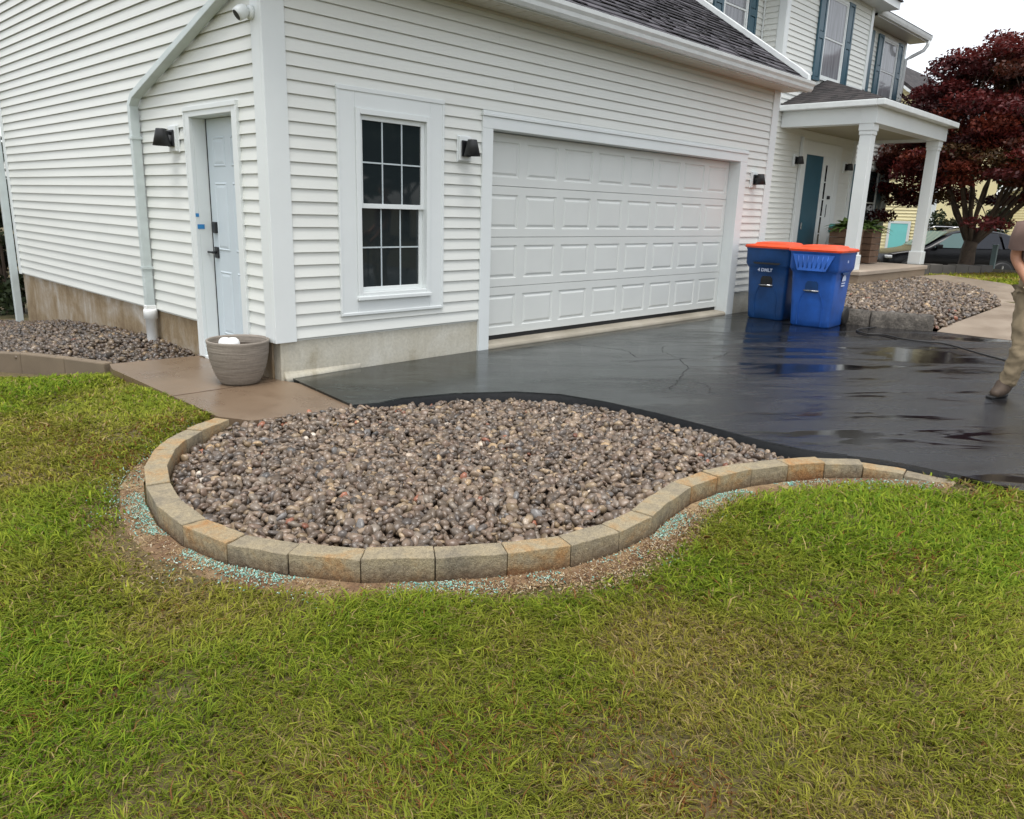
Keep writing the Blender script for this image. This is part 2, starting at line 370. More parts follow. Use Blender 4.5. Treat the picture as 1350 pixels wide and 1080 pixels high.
# ---------------------------------------------------------------- ground plan
EDGE_OUT = [(-0.93,-0.80),(-1.18,-0.93),(-1.35,-1.06),(-1.497,-1.225),(-1.656,-1.489),(-1.766,-1.797),(-1.834,-2.107),(-1.846,-2.411),(-1.788,-2.712),(-1.648,-2.973),(-1.462,-3.227),(-1.224,-3.42),(-0.965,-3.589),(-0.70,-3.72),(-0.421,-3.775),(-0.153,-3.77),(0.086,-3.715),(0.361,-3.672),(0.616,-3.685),(0.883,-3.754),(1.13,-3.859),(1.355,-3.985),(1.52,-4.15),(1.585,-4.36),(1.60,-4.62)]
EDGE_W = 0.115
def offset(line, w):
    out = []
    for i, p in enumerate(line):
        a = Vector(line[max(i-1, 0)]); b = Vector(line[min(i+1, len(line)-1)]); d = (b-a).normalized(); out.append((p[0]-d.y*w, p[1]+d.x*w))
    return out
EDGE_IN = offset(EDGE_OUT, EDGE_W)
DRIVE_L = [(0.10,-0.02),(0.08,-0.17),(-0.03,-1.10),(0.15,-1.165),(0.36,-1.15),(0.79,-1.282),(1.205,-1.544),(1.42,-1.826),(1.51,-2.212),(1.53,-2.675),(1.50,-3.156),(1.47,-3.504),(1.50,-3.813),(1.60,-4.02),(1.665,-4.15),(1.72,-4.36),(1.735,-4.62),(1.70,-5.0),(1.70,-6.5),(1.70,-30)]
DRIVE = DRIVE_L + [(8.3,-30),(8.2,-3.75),(8.18,-2.62),(7.92,-1.7),(7.95,-0.3),(8.02,-0.02)]
BED = EDGE_IN[:-3] + [(1.665,-4.10),(1.50,-3.813),(1.47,-3.504),(1.50,-3.156),(1.53,-2.675),(1.51,-2.212),(1.42,-1.826),(1.205,-1.544),(0.79,-1.282),(0.36,-1.15),(0.15,-1.165),(-0.03,-1.12),(-0.75,-0.96)]
BED_OUT = EDGE_OUT + [(1.66,-4.62)] + BED[len(EDGE_IN)-3:]
PAD = [(-0.80,1.50),(-0.86,1.27),(-0.872,-0.72),(-0.75,-0.96),(-0.03,-1.10),(0.08,-0.17),(0.04,-0.02),(0.04,1.42)]
SIDE_BED = [(-0.80,1.52),(0.03,1.42),(0.03,7.4),(-0.4,9.5),(-3.2,9.5),(-2.5,6.5),(-1.45,3.0),(-0.98,2.1)]
RBED = [(7.98,-0.35),(7.98,-1.7),(8.22,-2.60),(8.55,-2.62),(11.1,-2.72),(12.2,-2.35),(13.1,-1.85),(14.3,-0.55),(11.6,-0.28),(11.6,1.6),(8.3,1.6),(8.3,-0.05)]
def ground_z(P):
    x, y = P[:, 0], P[:, 1]
    z = -0.115 + 0.018*(vnoise(P, 1.1, 3)-0.5)
    z = z - 0.045*np.clip(y, 0, 12) + 0.075*np.exp(-((x+0.9)/0.35)**2)*(np.clip((y+0.9)/0.3, 0, 1))*np.clip((2.2-y), 0, 1)
    z = z + 0.30*np.clip((x-9.5)/2.0, 0, 1)*np.clip((y+9)/5, 0, 1) + 0.015*np.clip(x-12, 0, 8) - 0.74*np.clip((x-20.3)/2.4, 0, 1)
    z = z + 0.095*np.clip(1-np.abs(x-1.65)/0.9, 0, 1)*np.clip((-4.1-y)/0.5, 0, 1)
    return z

def flat_prism(name, poly, z0, z1, mat, parent=None):
    mb = MB(); mb.prism(poly, z0, z1, lambda u, v, w: (u, v, w)); o = mb.build(name, mat, parent)
    return o
# ground sheet
gx = np.unique(np.r_[np.linspace(-300, -14, 14), np.arange(-14, 26, 0.4), np.linspace(26, 320, 14)])
gy = np.unique(np.r_[np.linspace(-300, -14, 14), np.arange(-14, 16, 0.4), np.linspace(16, 320, 14)])
GX, GY = np.meshgrid(gx, gy, indexing='ij'); gp = np.c_[GX.ravel(), GY.ravel()]; gv = np.c_[gp, ground_z(gp)]
ny = len(gy); idx = np.arange(len(gx)*ny).reshape(len(gx), ny)
gf = np.c_[idx[:-1,:-1].ravel(), idx[1:,:-1].ravel(), idx[1:,1:].ravel(), idx[:-1,1:].ravel()]
structure(link('ground', npmesh('ground', gv, gf, None, 'ground', True)))
# bare earth along the block edging (thin raised sheet following the ground)
off1 = offset(EDGE_OUT, -0.01); lines = [offset(EDGE_OUT, -0.30 + 0.16*k/3) if 0 else offset(EDGE_OUT, -0.01-0.055*k) for k in range(4)]
bv, bf = [], []
for i in range(len(EDGE_OUT)):
    for k in range(4):
        p = lines[k][i]; w = 0.0 if k < 3 else 0.05*math.sin(i*1.7)
        bv.append((p[0]+w, p[1]+w, 0))
bv = np.array(bv); bv[:, 2] = ground_z(bv) + np.tile([0.016, 0.011, 0.006, -0.02], len(EDGE_OUT))
for i in range(len(EDGE_OUT)-1):
    for k in range(3): bf.append((i*4+k, (i+1)*4+k, (i+1)*4+k+1, i*4+k+1))
structure(link('bare_soil_strip', npmesh('bare_soil_strip', bv, np.array(bf), None, 'bare_soil', True)))

# driveway: slab with rounded dark edge
dv = structure(flat_prism('driveway', DRIVE, -0.25, 0.0, 'asphalt'))
# its own raw edge facing the pebble bed
mb = MB(); el = DRIVE_L[2:14]
a, b, c = offset(el, 0.012), offset(el, -0.035), offset(el, -0.055)
n = len(el)
mb.add([(x, y, 0.003) for x, y in a] + [(x, y, -0.022) for x, y in b] + [(x, y, -0.09) for x, y in c],
       [(i, i+1, n+i+1, n+i) for i in range(n-1)] + [(n+i, n+i+1, 2*n+i+1, 2*n+i) for i in range(n-1)])
mb.build('driveway_edge', 'asphalt_edge', dv, True)
def crack(pts, w=0.0055):
    mb = MB(); pts2 = []; wx = wy = 0.0
    for (x0, y0), (x1, y1) in zip(pts[:-1], pts[1:]):
        for k in range(14):
            t = k/14; wx += random.uniform(-.016,.016)-wx*.18; wy += random.uniform(-.016,.016)-wy*.18; pts2.append((x0+(x1-x0)*t+wx, y0+(y1-y0)*t+wy))
    pts2.append(pts[-1]); l = offset(pts2, w/2); r = offset(pts2, -w/2); n = len(pts2)
    mb.add([(x, y, 0.003) for x, y in l] + [(x, y, 0.003) for x, y in r], [(i, i+1, n+i+1, n+i) for i in range(n-1)])
    mb.build('crack', 'crack', dv)
crack([(3.35,-0.35),(3.45,-0.6),(3.5,-0.95),(3.3,-1.25)])
crack([(3.0,-1.35),(3.5,-1.55),(3.9,-1.75),(4.35,-1.7)])
crack([(3.55,-1.58),(3.2,-1.9),(2.75,-2.1),(2.3,-2.3)])
crack([(2.9,-1.2),(3.3,-1.45),(3.62,-1.62)])
crack([(5.1,-0.8),(5.4,-0.95),(5.6,-1.15)])
crack([(4.6,-1.3),(4.9,-1.6),(5.0,-1.9)])
crack([(3.62,-1.6),(3.75,-1.25),(4.1,-1.05)], 0.004)
crack([(2.75,-2.1),(2.7,-2.35),(2.45,-2.6)], 0.004)
crack([(3.2,-1.9),(3.35,-2.2),(3.2,-2.5)], 0.004)
structure(flat_prism('concrete_pad', PAD, -0.2, -0.018, 'pad_concrete'))
pj = MB(); pj.box((-0.866, 0.02, -0.0165), (-0.02, 0.028, -0.0155)); pj.build('control_joint', 'soil', bpy.data.objects['concrete_pad'])
# walkway from the drive to the porch (sloping)
wk = [(8.19,-2.64,0.004),(8.22,-3.9,0.004),(9.3,-4.1,0.07),(11.0,-3.9,0.16),(13.2,-3.1,0.24),(14.9,-1.9,0.28),(15.9,-0.5,0.30),(14.6,-0.3,0.30),(14.15,-0.62,0.29),(13.0,-1.86,0.26),(12.1,-2.36,0.22),(11.1,-2.72,0.17),(9.6,-2.68,0.10),(8.6,-2.6,0.03)]
mb = MB(); nW = len(wk); mb.add([p for p in wk] + [(p[0], p[1], p[2]-0.3) for p in wk], [])
mb.f += [(0,1,2,13),(13,2,3,12),(12,3,11),(11,3,4,10),(10,4,9),(9,4,5,8),(8,5,6,7)] + [(i, (i+1) % nW, nW+(i+1) % nW, nW+i) for i in range(nW)]
structure(mb.build('walkway', 'walk_concrete'))

# ---------------------------------------------------------------- house
house = thing('house', 'white vinyl sided house with attached two car garage and teal shutters', 'house')
EXP = 0.1; Z0 = 0.322
def board(w0, w1, z, fn, parent, top=None):
    """one lap-siding board: thin slab, bottom edge proud, open gap behind its lip"""
    t = z+EXP+0.011; mb = MB(); vs = []
    for w in (w0, w1):
        for d, h in ((0.025, z), (0.0225, z), (0.0025, t), (0.005, t)): vs.append(fn(w, d, h))
    mb.add(vs, [(0,1,2,3),(7,6,5,4),(0,4,5,1),(1,5,6,2),(2,6,7,3),(3,7,4,0)])
    mb.build('siding_board', 'vinyl', parent)
def cut(a, b, holes):
    segs = [(a, b)]
    for h0, h1 in holes:
        out = []
        for s0, s1 in segs:
            if h1 <= s0 or h0 >= s1: out.append((s0, s1)); continue
            if h0 > s0: out.append((s0, h0))
            if h1 < s1: out.append((h1, s1))
        segs = out
    out = []
    for s0, s1 in segs:
        while s1-s0 > 3.9:
            w = random.uniform(2.0, 3.66); out.append((s0, s0+w-0.001)); s0 += w
        out.append((s0, s1))
    return [q for q in out if q[1]-q[0] > 0.01]
GW = 8.19                                    # garage width
WIN = (0.604, 1.725, 0.487, 2.325); OPN = (2.363, 7.243, 0.0, 2.156); TRM = (2.222, 7.43, 0.0, 2.305)
DOOR = (0.425, 1.372, -0.01, 2.17)           # y0,y1,z0,z1 of side door casing
# front wall sheathing with openings (behind the boards)
fwall = MB(); zt = 3.225
for x0, x1, z0, z1 in ((0,WIN[0]+.05,0.30,zt),(WIN[0]+.05,WIN[1]-.05,0.30,WIN[2]+.05),(WIN[0]+.05,WIN[1]-.05,WIN[3]-.05,zt),(WIN[1]-.05,OPN[0]-.05,0.30,zt),(OPN[0]-.05,OPN[1]+.05,OPN[3]+.05,zt),(OPN[1]+.05,GW,0.30,zt)):
    fwall.box((x0, 0.0, z0), (x1, 0.12, z1))
fwall = fwall.build('front_wall', 'vinyl', house)
k = 0
while Z0+k*EXP < zt-0.03:
    z = Z0+k*EXP; mid = z+EXP*0.5; holes = []
    if WIN[2] < mid < WIN[3]: holes.append((WIN[0]+.01, WIN[1]-.01))
    if mid < TRM[3]: holes.append((TRM[0]+.01, TRM[1]-.01))
    for a, b in cut(0.155, 8.03, holes): board(a, b, z, lambda w, d, h: (w, -d, min(h, zt)), fwall)
    k += 1
# gable side wall: profile follows the roof slope
SL = 0.67
def roof_z(y): return min(3.30 + SL*(y+0.42), 3.30+SL*5.3 + 0.02, 3.30+SL*5.3-0.9*(y-4.9)) if y > 4.9 else 3.30+SL*(y+0.42)
def y_at(z): return (z-3.225)/SL-0.05
swall = MB()
def yz(u, v, w): return (w, u, v)
yr = 7.15
swall.prism([(0.0,0.30),(DOOR[0]+.04,0.30),(DOOR[0]+.04,3.3),(0,3.2)], 0.0, 0.12, yz)
swall.prism([(DOOR[0]+.04,DOOR[3]-.03),(DOOR[1]-.04,DOOR[3]-.03),(DOOR[1]-.04,3.9),(DOOR[0]+.04,3.3)], 0.0, 0.12, yz)
swall.prism([(DOOR[1]-.04,0.30),(yr,0.30),(yr,4.6),(4.9,6.3),(DOOR[1]-.04,3.9)], 0.0, 0.12, yz)
swall = swall.build('side_wall', 'vinyl', house)
k = 0
while Z0+k*EXP < 6.2:
    z = Z0+k*EXP; mid = z+EXP*0.5; y0 = max(0.125, y_at(mid)); y1 = min(yr-0.06, 4.9+(6.35-mid)/0.75)
    holes = [(DOOR[0]+.01, DOOR[1]-.01)] if mid < DOOR[3] else []
    for a, b in cut(y0, y1, holes): board(a, b, z, lambda w, d, h: (-d, w, h), swall)
    k += 1
# corner posts
def part(name, mat, boxes, parent=house, bevel=0.004):
    mb = MB()
    for a, b in boxes: mb.box(a, b)
    return mb.build(name, mat, parent, bevel=bevel)
part('corner_post', 'trim', [((-0.034,-0.034,0.298),(0.158,0.0,3.2)), ((-0.034,0.0,0.298),(0.0,0.128,3.2))])
part('corner_post', 'trim', [((8.03,-0.034,0.298),(GW+0.03,0.0,3.2)), ((GW,0.0,0.298),(GW+0.03,0.12,3.2))])
part('corner_post', 'trim', [((-0.03,7.07,0.30),(0.0,7.15,4.6)), ((-0.03,7.15,0.30),(0.12,7.18,4.6))])
# rest of the garage shell
part('garage_shell', 'vinyl', [((0.125,yr-0.12,-0.6),(GW,yr,4.5)), ((GW-0.12,0.12,0.3),(GW,yr-.12,3.2)), ((0.125,0.13,0.02),(GW-.12,yr-.13,0.05)), ((0.125,0.35,3.05),(GW-.12,yr-.13,3.1))], bevel=0)
# foundations
part('foundation', 'found_front', [((0.02,-0.004,-0.3),(2.226,0.11,0.30))], bevel=0.006)
part('foundation', 'found_front', [((7.405,-0.004,-0.3),(GW-0.01,0.11,0.30))], bevel=0.006)
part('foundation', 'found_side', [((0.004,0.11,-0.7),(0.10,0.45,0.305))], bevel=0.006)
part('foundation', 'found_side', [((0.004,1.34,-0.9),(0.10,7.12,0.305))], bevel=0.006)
# grout fillet where drive meets the front foundation
mb = MB(); mb.prism([(-0.004,0.055),(-0.05,0.012),(-0.075,-0.03),(-0.004,-0.03)], 0.045, 0.80, lambda u, v, w: (w, u*(0.9-0.95*(w-0.045)), v)); mb.build('mortar_fillet', 'found_front', house, True)

# garage door trim, slab lip, door
jb = 0.15                                    # door recess
part('garage_trim', 'trim', [((TRM[0],-0.036,-0.002),(OPN[0],0.0,OPN[3])), ((OPN[1],-0.036,-0.002),(TRM[1],0.0,OPN[3])), ((TRM[0],-0.036,OPN[3]),(TRM[1],0.0,TRM[3]-0.04))])
part('garage_head_drip', 'trim', [((TRM[0]-0.012,-0.052,TRM[3]-0.04),(TRM[1]+0.012,0.0,TRM[3]-0.012)), ((TRM[0],-0.04,TRM[3]-0.012),(TRM[1],0.0,TRM[3]+0.012))])
part('garage_jamb', 'trim', [((OPN[0]-0.03,0.0,0.0),(OPN[0],jb+0.05,OPN[3])), ((OPN[1],0.0,0.0),(OPN[1]+0.03,jb+0.05,OPN[3])), ((OPN[0]-0.03,0.0,OPN[3]),(OPN[1]+0.03,jb+0.05,OPN[3]+0.03))])
mb = MB(); mb.prism([(-0.03,-0.05),(-0.03,0.012),(-0.022,0.030),(0.0,0.044),(jb+0.1,0.056),(jb+0.1,-0.05)], OPN[0]+0.003, OPN[1]-0.003, lambda u, v, w: (w, u, v)); mb.build('slab_lip', 'slab_concrete', house)
gd = part('garage_door', 'rubber', [((OPN[0]+.002,jb+0.012,0.050),(OPN[1]-.002,jb+0.03,0.10)), ((OPN[0]+.002,jb+0.02,0.10),(OPN[1]-.002,jb+0.04,OPN[3]-.002))], bevel=0)
gz0, gz1 = 0.10, OPN[3]-0.004; NX, NZ = 8, 4; sh = (gz1-gz0)/NZ; X0, X1 = OPN[0]+0.004, OPN[1]-0.004; cw = (X1-X0)/NX
pw, ph = cw*0.41, sh*0.335
pm = MB(); lv = [(1, 1, 0.0), (0.965, 0.955, 0.009), (0.90, 0.87, 0.011), (0.80, 0.745, 0.001), (0.785, 0.725, 0.0005)]
for i, (a, b, d) in enumerate(lv): pm.v += [(-pw*a, d, -ph*b), (pw*a, d, -ph*b), (pw*a, d, ph*b), (-pw*a, d, ph*b)]
for i in range(len(lv)-1): pm.f += [(i*4+j, i*4+(j+1) % 4, (i+1)*4+(j+1) % 4, (i+1)*4+j) for j in range(4)]
e = (len(lv)-1)*4; pm.f.append((e, e+1, e+2, e+3)); pme = pm.mesh('raised_panel')
for r_ in range(NZ):
    zb = gz0+r_*sh; mb = MB(); xs = []
    for c0 in range(NX): xc = X0+cw*(c0+.5); xs += [xc-pw, xc+pw]
    xs = [X0]+xs+[X1]; za, zbm = zb+sh*0.5-ph, zb+sh*0.5+ph; t = jb-0.012
    q = 0.0035
    def quad(x0, x1, z0, z1): mb.add([(x0,t,z0),(x1,t,z0),(x1,t,z1),(x0,t,z1)], [(0,1,2,3)])
    quad(X0, X1, zb+q, za); quad(X0, X1, zbm, zb+sh-q)
    for i in range(0, len(xs), 2): quad(xs[i], xs[i+1], za, zbm)
    mb.add([(X0,t,zb+sh-q),(X1,t,zb+sh-q),(X1,t+.012,zb+sh-q*.2),(X0,t+.012,zb+sh-q*.2)], [(0,1,2,3)])
    mb.add([(X0,t,zb+q),(X1,t,zb+q),(X1,t+.012,zb+q*.2),(X0,t+.012,zb+q*.2)], [(0,1,2,3)])
    mb.build('door_section', 'door_white', gd)
    for c0 in range(NX):
        o = link('raised_panel', pme, 'door_white', gd); o.location = (X0+cw*(c0+.5), t, zb+sh*0.5)

# garage window: casing, frame, two sashes with grilles
wx0, wx1, wz0, wz1 = WIN; cz = 0.125; fx0, fx1, fz0, fz1 = wx0+0.165, wx1-0.155, wz0+0.135, wz1-0.145
win = part('window', 'trim', [((wx0,-0.034,wz0),(fx0,0.0,wz1)), ((fx1,-0.034,wz0),(wx1,0.0,wz1)), ((fx0,-0.034,wz0),(fx1,0.0,fz0)), ((fx0,-0.034,fz1),(fx1,0.0,wz1))])
part('casing_lip', 'trim', [((wx0-.012,-0.044,wz1-.02),(wx1+.012,0,wz1+.016)), ((wx0-.012,-0.042,wz0-.014),(wx1+.012,0,wz0+.012)), ((wx0-.012,-0.041,wz0+.012),(wx0+.01,0,wz1-.02)), ((wx1-.01,-0.041,wz0+.012),(wx1+.012,0,wz1-.02))], win)
def ring(x0, x1, z0, z1, w, y0, y1): return [((x0,y0,z0),(x0+w,y1,z1)), ((x1-w,y0,z0),(x1,y1,z1)), ((x0+w,y0,z0),(x1-w,y1,z0+w)), ((x0+w,y0,z1-w),(x1-w,y1,z1))]
part('frame', 'trim', ring(fx0, fx1, fz0, fz1, 0.045, -0.048, 0.07), win)
part('sill', 'trim', [((fx0-.01,-0.065,fz0-.02),(fx1+.01,0.0,fz0+.012))], win)
zm = (fz0+fz1)/2+0.0
for nm, z0, z1, y in (('upper_sash', zm-0.02, fz1-0.045, -0.012), ('lower_sash', fz0+0.045, zm+0.03, 0.016)):
    x0, x1 = fx0+0.045, fx1-0.045
    part(nm, 'trim', ring(x0, x1, z0, z1, 0.04, y, y+0.03), win, 0.003)
    part('pane', 'glass', [((x0+.04,y+.014,z0+.04),(x1-.04,y+.018,z1-.04))], win, 0)
    g0, g1, h0, h1 = x0+.04, x1-.04, z0+.04, z1-.04
    for i in (1, 2): part('muntin', 'grille', [((g0+(g1-g0)*i/3-.006,y+.008,h0),(g0+(g1-g0)*i/3+.006,y+.0135,h1))], win, 0)
    part('muntin', 'grille', [((g0,y+.0075,(h0+h1)/2-.006),(g1,y+.013,(h0+h1)/2+.006))], win, 0)

# side entry door
y0, y1, z0, z1 = DOOR; oy0, oy1, oz1 = y0+0.085, y1-0.085, z1-0.075; rec = 0.115
part('door_casing', 'trim', [((-0.036,y0,z0),(0,oy0,z1)), ((-0.036,oy1,z0),(0,y1,z1)), ((-0.036,oy0,oz1),(0,oy1,z1)), ((-0.047,y0-.012,z1-.03),(0,y1+.012,z1+.01)), ((-0.044,y0-.014,z0),(0,y0+.008,z1-.03)), ((-0.044,y1-.008,z0),(0,y1+.012,z1-.03))])
part('door_jamb', 'trim', [((0,oy0-.02,z0),(rec+.05,oy0,oz1)), ((0,oy1,z0),(rec+.05,oy1+.02,oz1)), ((0,oy0-.02,oz1),(rec+.05,oy1+.02,oz1+.02)), ((-0.03,oy0-.02,z0-.1),(rec+.05,oy1+.02,z0+0.015))])
sdo = part('side_door', 'side_door', [((rec,oy0+.006,z0+.03),(rec+.04,oy1-.008,oz1-.004))])
part('weather_gap', 'rubber', [((rec-.004,oy1-.0085,z0+.03),(rec+.03,oy1-.001,oz1-.004))], sdo, 0)
dw = oy1-oy0-.014
def raised(parent, y0, y1, z0, z1, x, mat='side_door'):
    mb = MB(); L = [(0, 0.0), (0.012, -0.007), (0.03, -0.007), (0.05, -0.001)]
    # panel moulding: raised bead ring and field
    for d, h in ((0.0, 0.0), (0.012, 0.007), (0.022, 0.001), (0.045, 0.006)): mb.v += [(x-h-.0005, y0+d, z0+d), (x-h-.0005, y1-d, z0+d), (x-h-.0005, y1-d, z1-d), (x-h-.0005, y0+d, z1-d)]
    for i in range(3): mb.f += [(i*4+j, i*4+(j+1) % 4, (i+1)*4+(j+1) % 4, (i+1)*4+j) for j in range(4)]
    mb.f.append((12, 13, 14, 15)); mb.build('door_panel', mat, parent)
for a, b in ((oy0+.006+dw*.14, oy0+.006+dw*.43), (oy0+.006+dw*.57, oy0+.006+dw*.86)):
    raised(sdo, a, b, z0+.22, z0+.80, rec); raised(sdo, a, b, z0+.98, z0+1.57, rec); raised(sdo, a, b, z0+1.70, z0+1.95, rec)
part('deadbolt', 'black', [((rec-.03,oy1-.12,1.12),(rec,oy1-.045,1.22))], sdo, 0.008)
hd = part('lever_handle', 'black', [((rec-.018,oy1-.115,0.90),(rec,oy1-.05,1.00)), ((rec-.055,oy1-.095,0.94),(rec-.018,oy1-.07,0.962)), ((rec-.06,oy1-.085,0.942),(rec-.045,oy1+.045,0.96))], sdo, 0.006)
part('blue_tape', 'blue_tape', [((-0.02,oy1-.001,1.155),(0.045,oy1+.0,1.195))], sdo, 0).location.y = -0.002
part('blue_tape', 'blue_tape', [((-0.03,oy1-.0,1.26),(0.0,oy1+.0005,1.29))], sdo, 0).location.y = -0.003

# soffit, gutter, roof of the garage
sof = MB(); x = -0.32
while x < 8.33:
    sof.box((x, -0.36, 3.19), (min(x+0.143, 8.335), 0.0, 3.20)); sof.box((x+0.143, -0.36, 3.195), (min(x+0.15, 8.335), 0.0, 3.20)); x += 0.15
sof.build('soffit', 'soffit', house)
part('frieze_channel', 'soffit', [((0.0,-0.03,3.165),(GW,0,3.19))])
part('fascia', 'gutter', [((-0.32,-0.375,3.165),(8.335,-0.36,3.32))])
mb = MB(); prof = [(-0.376,3.30),(-0.376,3.175),(-0.43,3.172),(-0.455,3.20),(-0.462,3.235),(-0.485,3.265),(-0.49,3.30),(-0.475,3.306),(-0.472,3.298),(-0.468,3.27),(-0.445,3.235),(-0.438,3.205),(-0.42,3.187),(-0.386,3.19),(-0.386,3.30)]
mb.prism(prof, -0.33, 8.338, lambda u, v, w: (w, u, v)); gt = mb.build('gutter', 'gutter', house)
mb = MB(); mb.prism([(-0.376,3.30),(-0.376,3.175),(-0.43,3.172),(-0.455,3.20),(-0.462,3.235),(-0.485,3.265),(-0.49,3.30)], 8.334, 8.341, lambda u, v, w: (w, u, v)); mb.build('end_cap', 'gutter', gt)
mb = MB(); th = math.atan(SL); rows = 46; step = 0.142*math.cos(th)
for r_ in range(rows):
    ya = -0.44+r_*step; yb = ya+step+0.03; za = 3.318+SL*(ya+0.42); zb_ = 3.318+SL*(yb+0.42)
    x = -0.35-random.random()*0.3; lift = 0.0
    while x < 8.34:
        w = random.choice((0.11, 0.16, 0.22, 0.28)); x1 = min(x+w, 8.345); h = random.choice((0.004, 0.012, 0.016)); x0 = max(x, -0.35)
        if x1 > x0: mb.add([(x0,ya,za+h-.006),(x1,ya,za+h-.006),(x1,ya,za+h+.004),(x0,ya,za+h+.004),(x0,yb,zb_-.012),(x1,yb,zb_-.012)], [(0,1,2,3),(3,2,5,4)])
        x += w
roof = mb.build('garage_roof', 'shingle', house)
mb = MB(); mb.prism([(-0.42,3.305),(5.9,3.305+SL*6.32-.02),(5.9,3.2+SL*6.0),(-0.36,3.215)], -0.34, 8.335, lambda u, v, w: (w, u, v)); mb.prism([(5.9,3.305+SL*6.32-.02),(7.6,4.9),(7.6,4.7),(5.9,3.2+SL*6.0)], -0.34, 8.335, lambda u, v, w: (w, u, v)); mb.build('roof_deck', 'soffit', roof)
# downspout lying down the roof slope
mb = MB()
def rp(y): return 3.318+SL*(y+0.42)+0.05
mb.recttube([(8.16,3.2,rp(3.2)),(8.18,0.02,rp(0.02)),(8.18,-0.30,rp(-.30)+0.005),(8.18,-0.42,3.36),(8.18,-0.43,3.28)], 0.085, 0.07, (1,0,0)); mb.build('roof_downspout', 'gutter', house, bevel=0.006)

# side downspout, diagonal then vertical, into a pvc riser
ds = MB(); ds.recttube([(-0.075,-0.38,3.16),(-0.075,-0.20,3.05+.08),(-0.075,2.30,2.335),(-0.075,2.385,2.26),(-0.075,2.385,0.33)], 0.085, 0.06, (1,0,0)); ds = ds.build('side_downspout', 'downspout', house, bevel=0.006)
mb = MB(); mb.lathe([(0.052,-0.15),(0.052,0.17),(0.066,0.175),(0.068,0.255),(0.062,0.27),(0.05,0.272),(0.05,0.24)], 24, (-0.075,2.385,0.05)); mb.build('pvc_riser', 'pvc', ds, True)
mb = MB(); mb.recttube([(-0.075,2.385,0.36),(-0.075,2.385,0.26)], 0.10, 0.072, (1,0,0)); mb.build('adapter', 'pvc', ds, bevel=0.004)
for z in (0.72, 1.95): part('strap', 'downspout', [((-0.125,2.345,z),(-0.004,2.425,z+.022))], ds, 0)
mb = MB(); mb.recttube([(-0.085,7.22,4.6),(-0.085,7.22,-0.4)], 0.09, 0.075, (1,0,0)); mb.build('rear_downspout', 'downspout', house, bevel=0.006)

# ------------- main block behind
def clap(name, x0, x1, z0, z1, y, mat='vinyl', parent=house, axis='x', exp=0.1, sgn=-1):
    mb = MB(); z = z0
    while z < z1-1e-6:
        zz = min(z+exp, z1)
        for (d0, h0), (d1, h1) in (((0.02, z), (0.004, zz)), ((0.0, z), (0.02, z))):
            if axis == 'x': q = [(x0,y+sgn*d0,h0),(x1,y+sgn*d0,h0),(x1,y+sgn*d1,h1),(x0,y+sgn*d1,h1)]
            else: q = [(y+sgn*d0,x0,h0),(y+sgn*d0,x1,h0),(y+sgn*d1,x1,h1),(y+sgn*d1,x0,h1)]
            mb.add(q, [(0,1,2,3)])
        z = zz
    mb.box((x0,y,z0),(x1,y+.1,z1)) if axis == 'x' else mb.box((y,x0,z0),(y+.1,x1,z1))
    return mb.build(name, mat, parent)
YB, YM, BX0, BX1, HX1 = 1.65, 2.10, 11.45, 15.5, 19.0
clap('entry_wall', GW, BX1, 0.5, 3.42, YB); clap('bay_front_wall', BX0, BX1, 3.42, 5.95, YB)
clap('bay_side_wall', YB, YM, 3.0, 5.95, BX0, axis='y'); clap('upper_wall', 8.3, BX0, 3.0, 5.8, YM)
clap('wing_wall', BX1, HX1, 0.4, 5.85, YM)
part('house_shell', 'vinyl', [((8.3,YM+.15,0.3),(HX1,9.5,5.8)), ((BX0+.15,YB+.15,0.3),(BX1-.02,YM+.15,5.9))], bevel=0)
part('foundation', 'found_front', [((BX1,YM-.01,-0.1),(HX1-.02,YM+.1,0.4))], bevel=0)
for x, y in ((BX0, YB), (BX1-0.10, YB)): part('corner_post', 'trim', [((x-.02,y-.035,0.5 if x > 12 else 3.42),(x+.12,y,5.95)), ((x-.035 if x < 12 else x+.12-.014,y-.03,0.5 if x > 12 else 3.42),(x-.02 if x < 12 else x+.13,y+.12,5.95))])
part('corner_post', 'trim', [((HX1-.1,YM-.035,0.4),(HX1+.02,YM,5.85))])
part('corner_post', 'trim', [((BX0-.05,YM-.05,3.3),(BX0-.02,YM-.022,5.8))])
def shutter_window(x0, x1, z0, z1, y, shL, shR, glass, parent=house):
    w = part('window', 'trim', ring(x0, x1, z0, z1, 0.05, y-.05, y), parent)
    zm = (z0+z1)/2
    part('upper_sash', 'trim', ring(x0+.05, x1-.05, zm-.02, z1-.05, 0.03, y-.038, y-.015), w, 0)
    part('lower_sash', 'trim', ring(x0+.05, x1-.05, z0+.05, zm+.02, 0.035, y-.03, y-.01), w, 0)
    part('pane', glass, [((x0+.08,y-.03,zm+.01),(x1-.08,y-.027,z1-.08))], w, 0)
    part('pane', 'glass_curtain' if glass == 'glass_curtain' else glass, [((x0+.085,y-.024,z0+.085),(x1-.085,y-.021,zm-.015))], w, 0)
    for a, b in (shL, shR):
        if a is None: continue
        sh_ = part('shutter', 'teal', ring(a, b, z0-.04, z1+.02, 0.06, y-.06, y-.02) + [((a+.06,y-.06,zm-.06),(b-.06,y-.02,zm+.06))], parent, 0.003)
        for h0, h1 in ((z0+.02, zm-.06), (zm+.06, z1-.04)): part('shutter_panel', 'teal', [((a+.075,y-.052,h0+.015),(b-.075,y-.02,h1-.015)), ((a+.06,y-.04,h0),(b-.06,y-.02,h1))], sh_, 0.004)
shutter_window(13.09, 14.11, 4.13, 5.72, YB, (12.78, 13.08), (14.12, 14.42), 'glass_curtain')
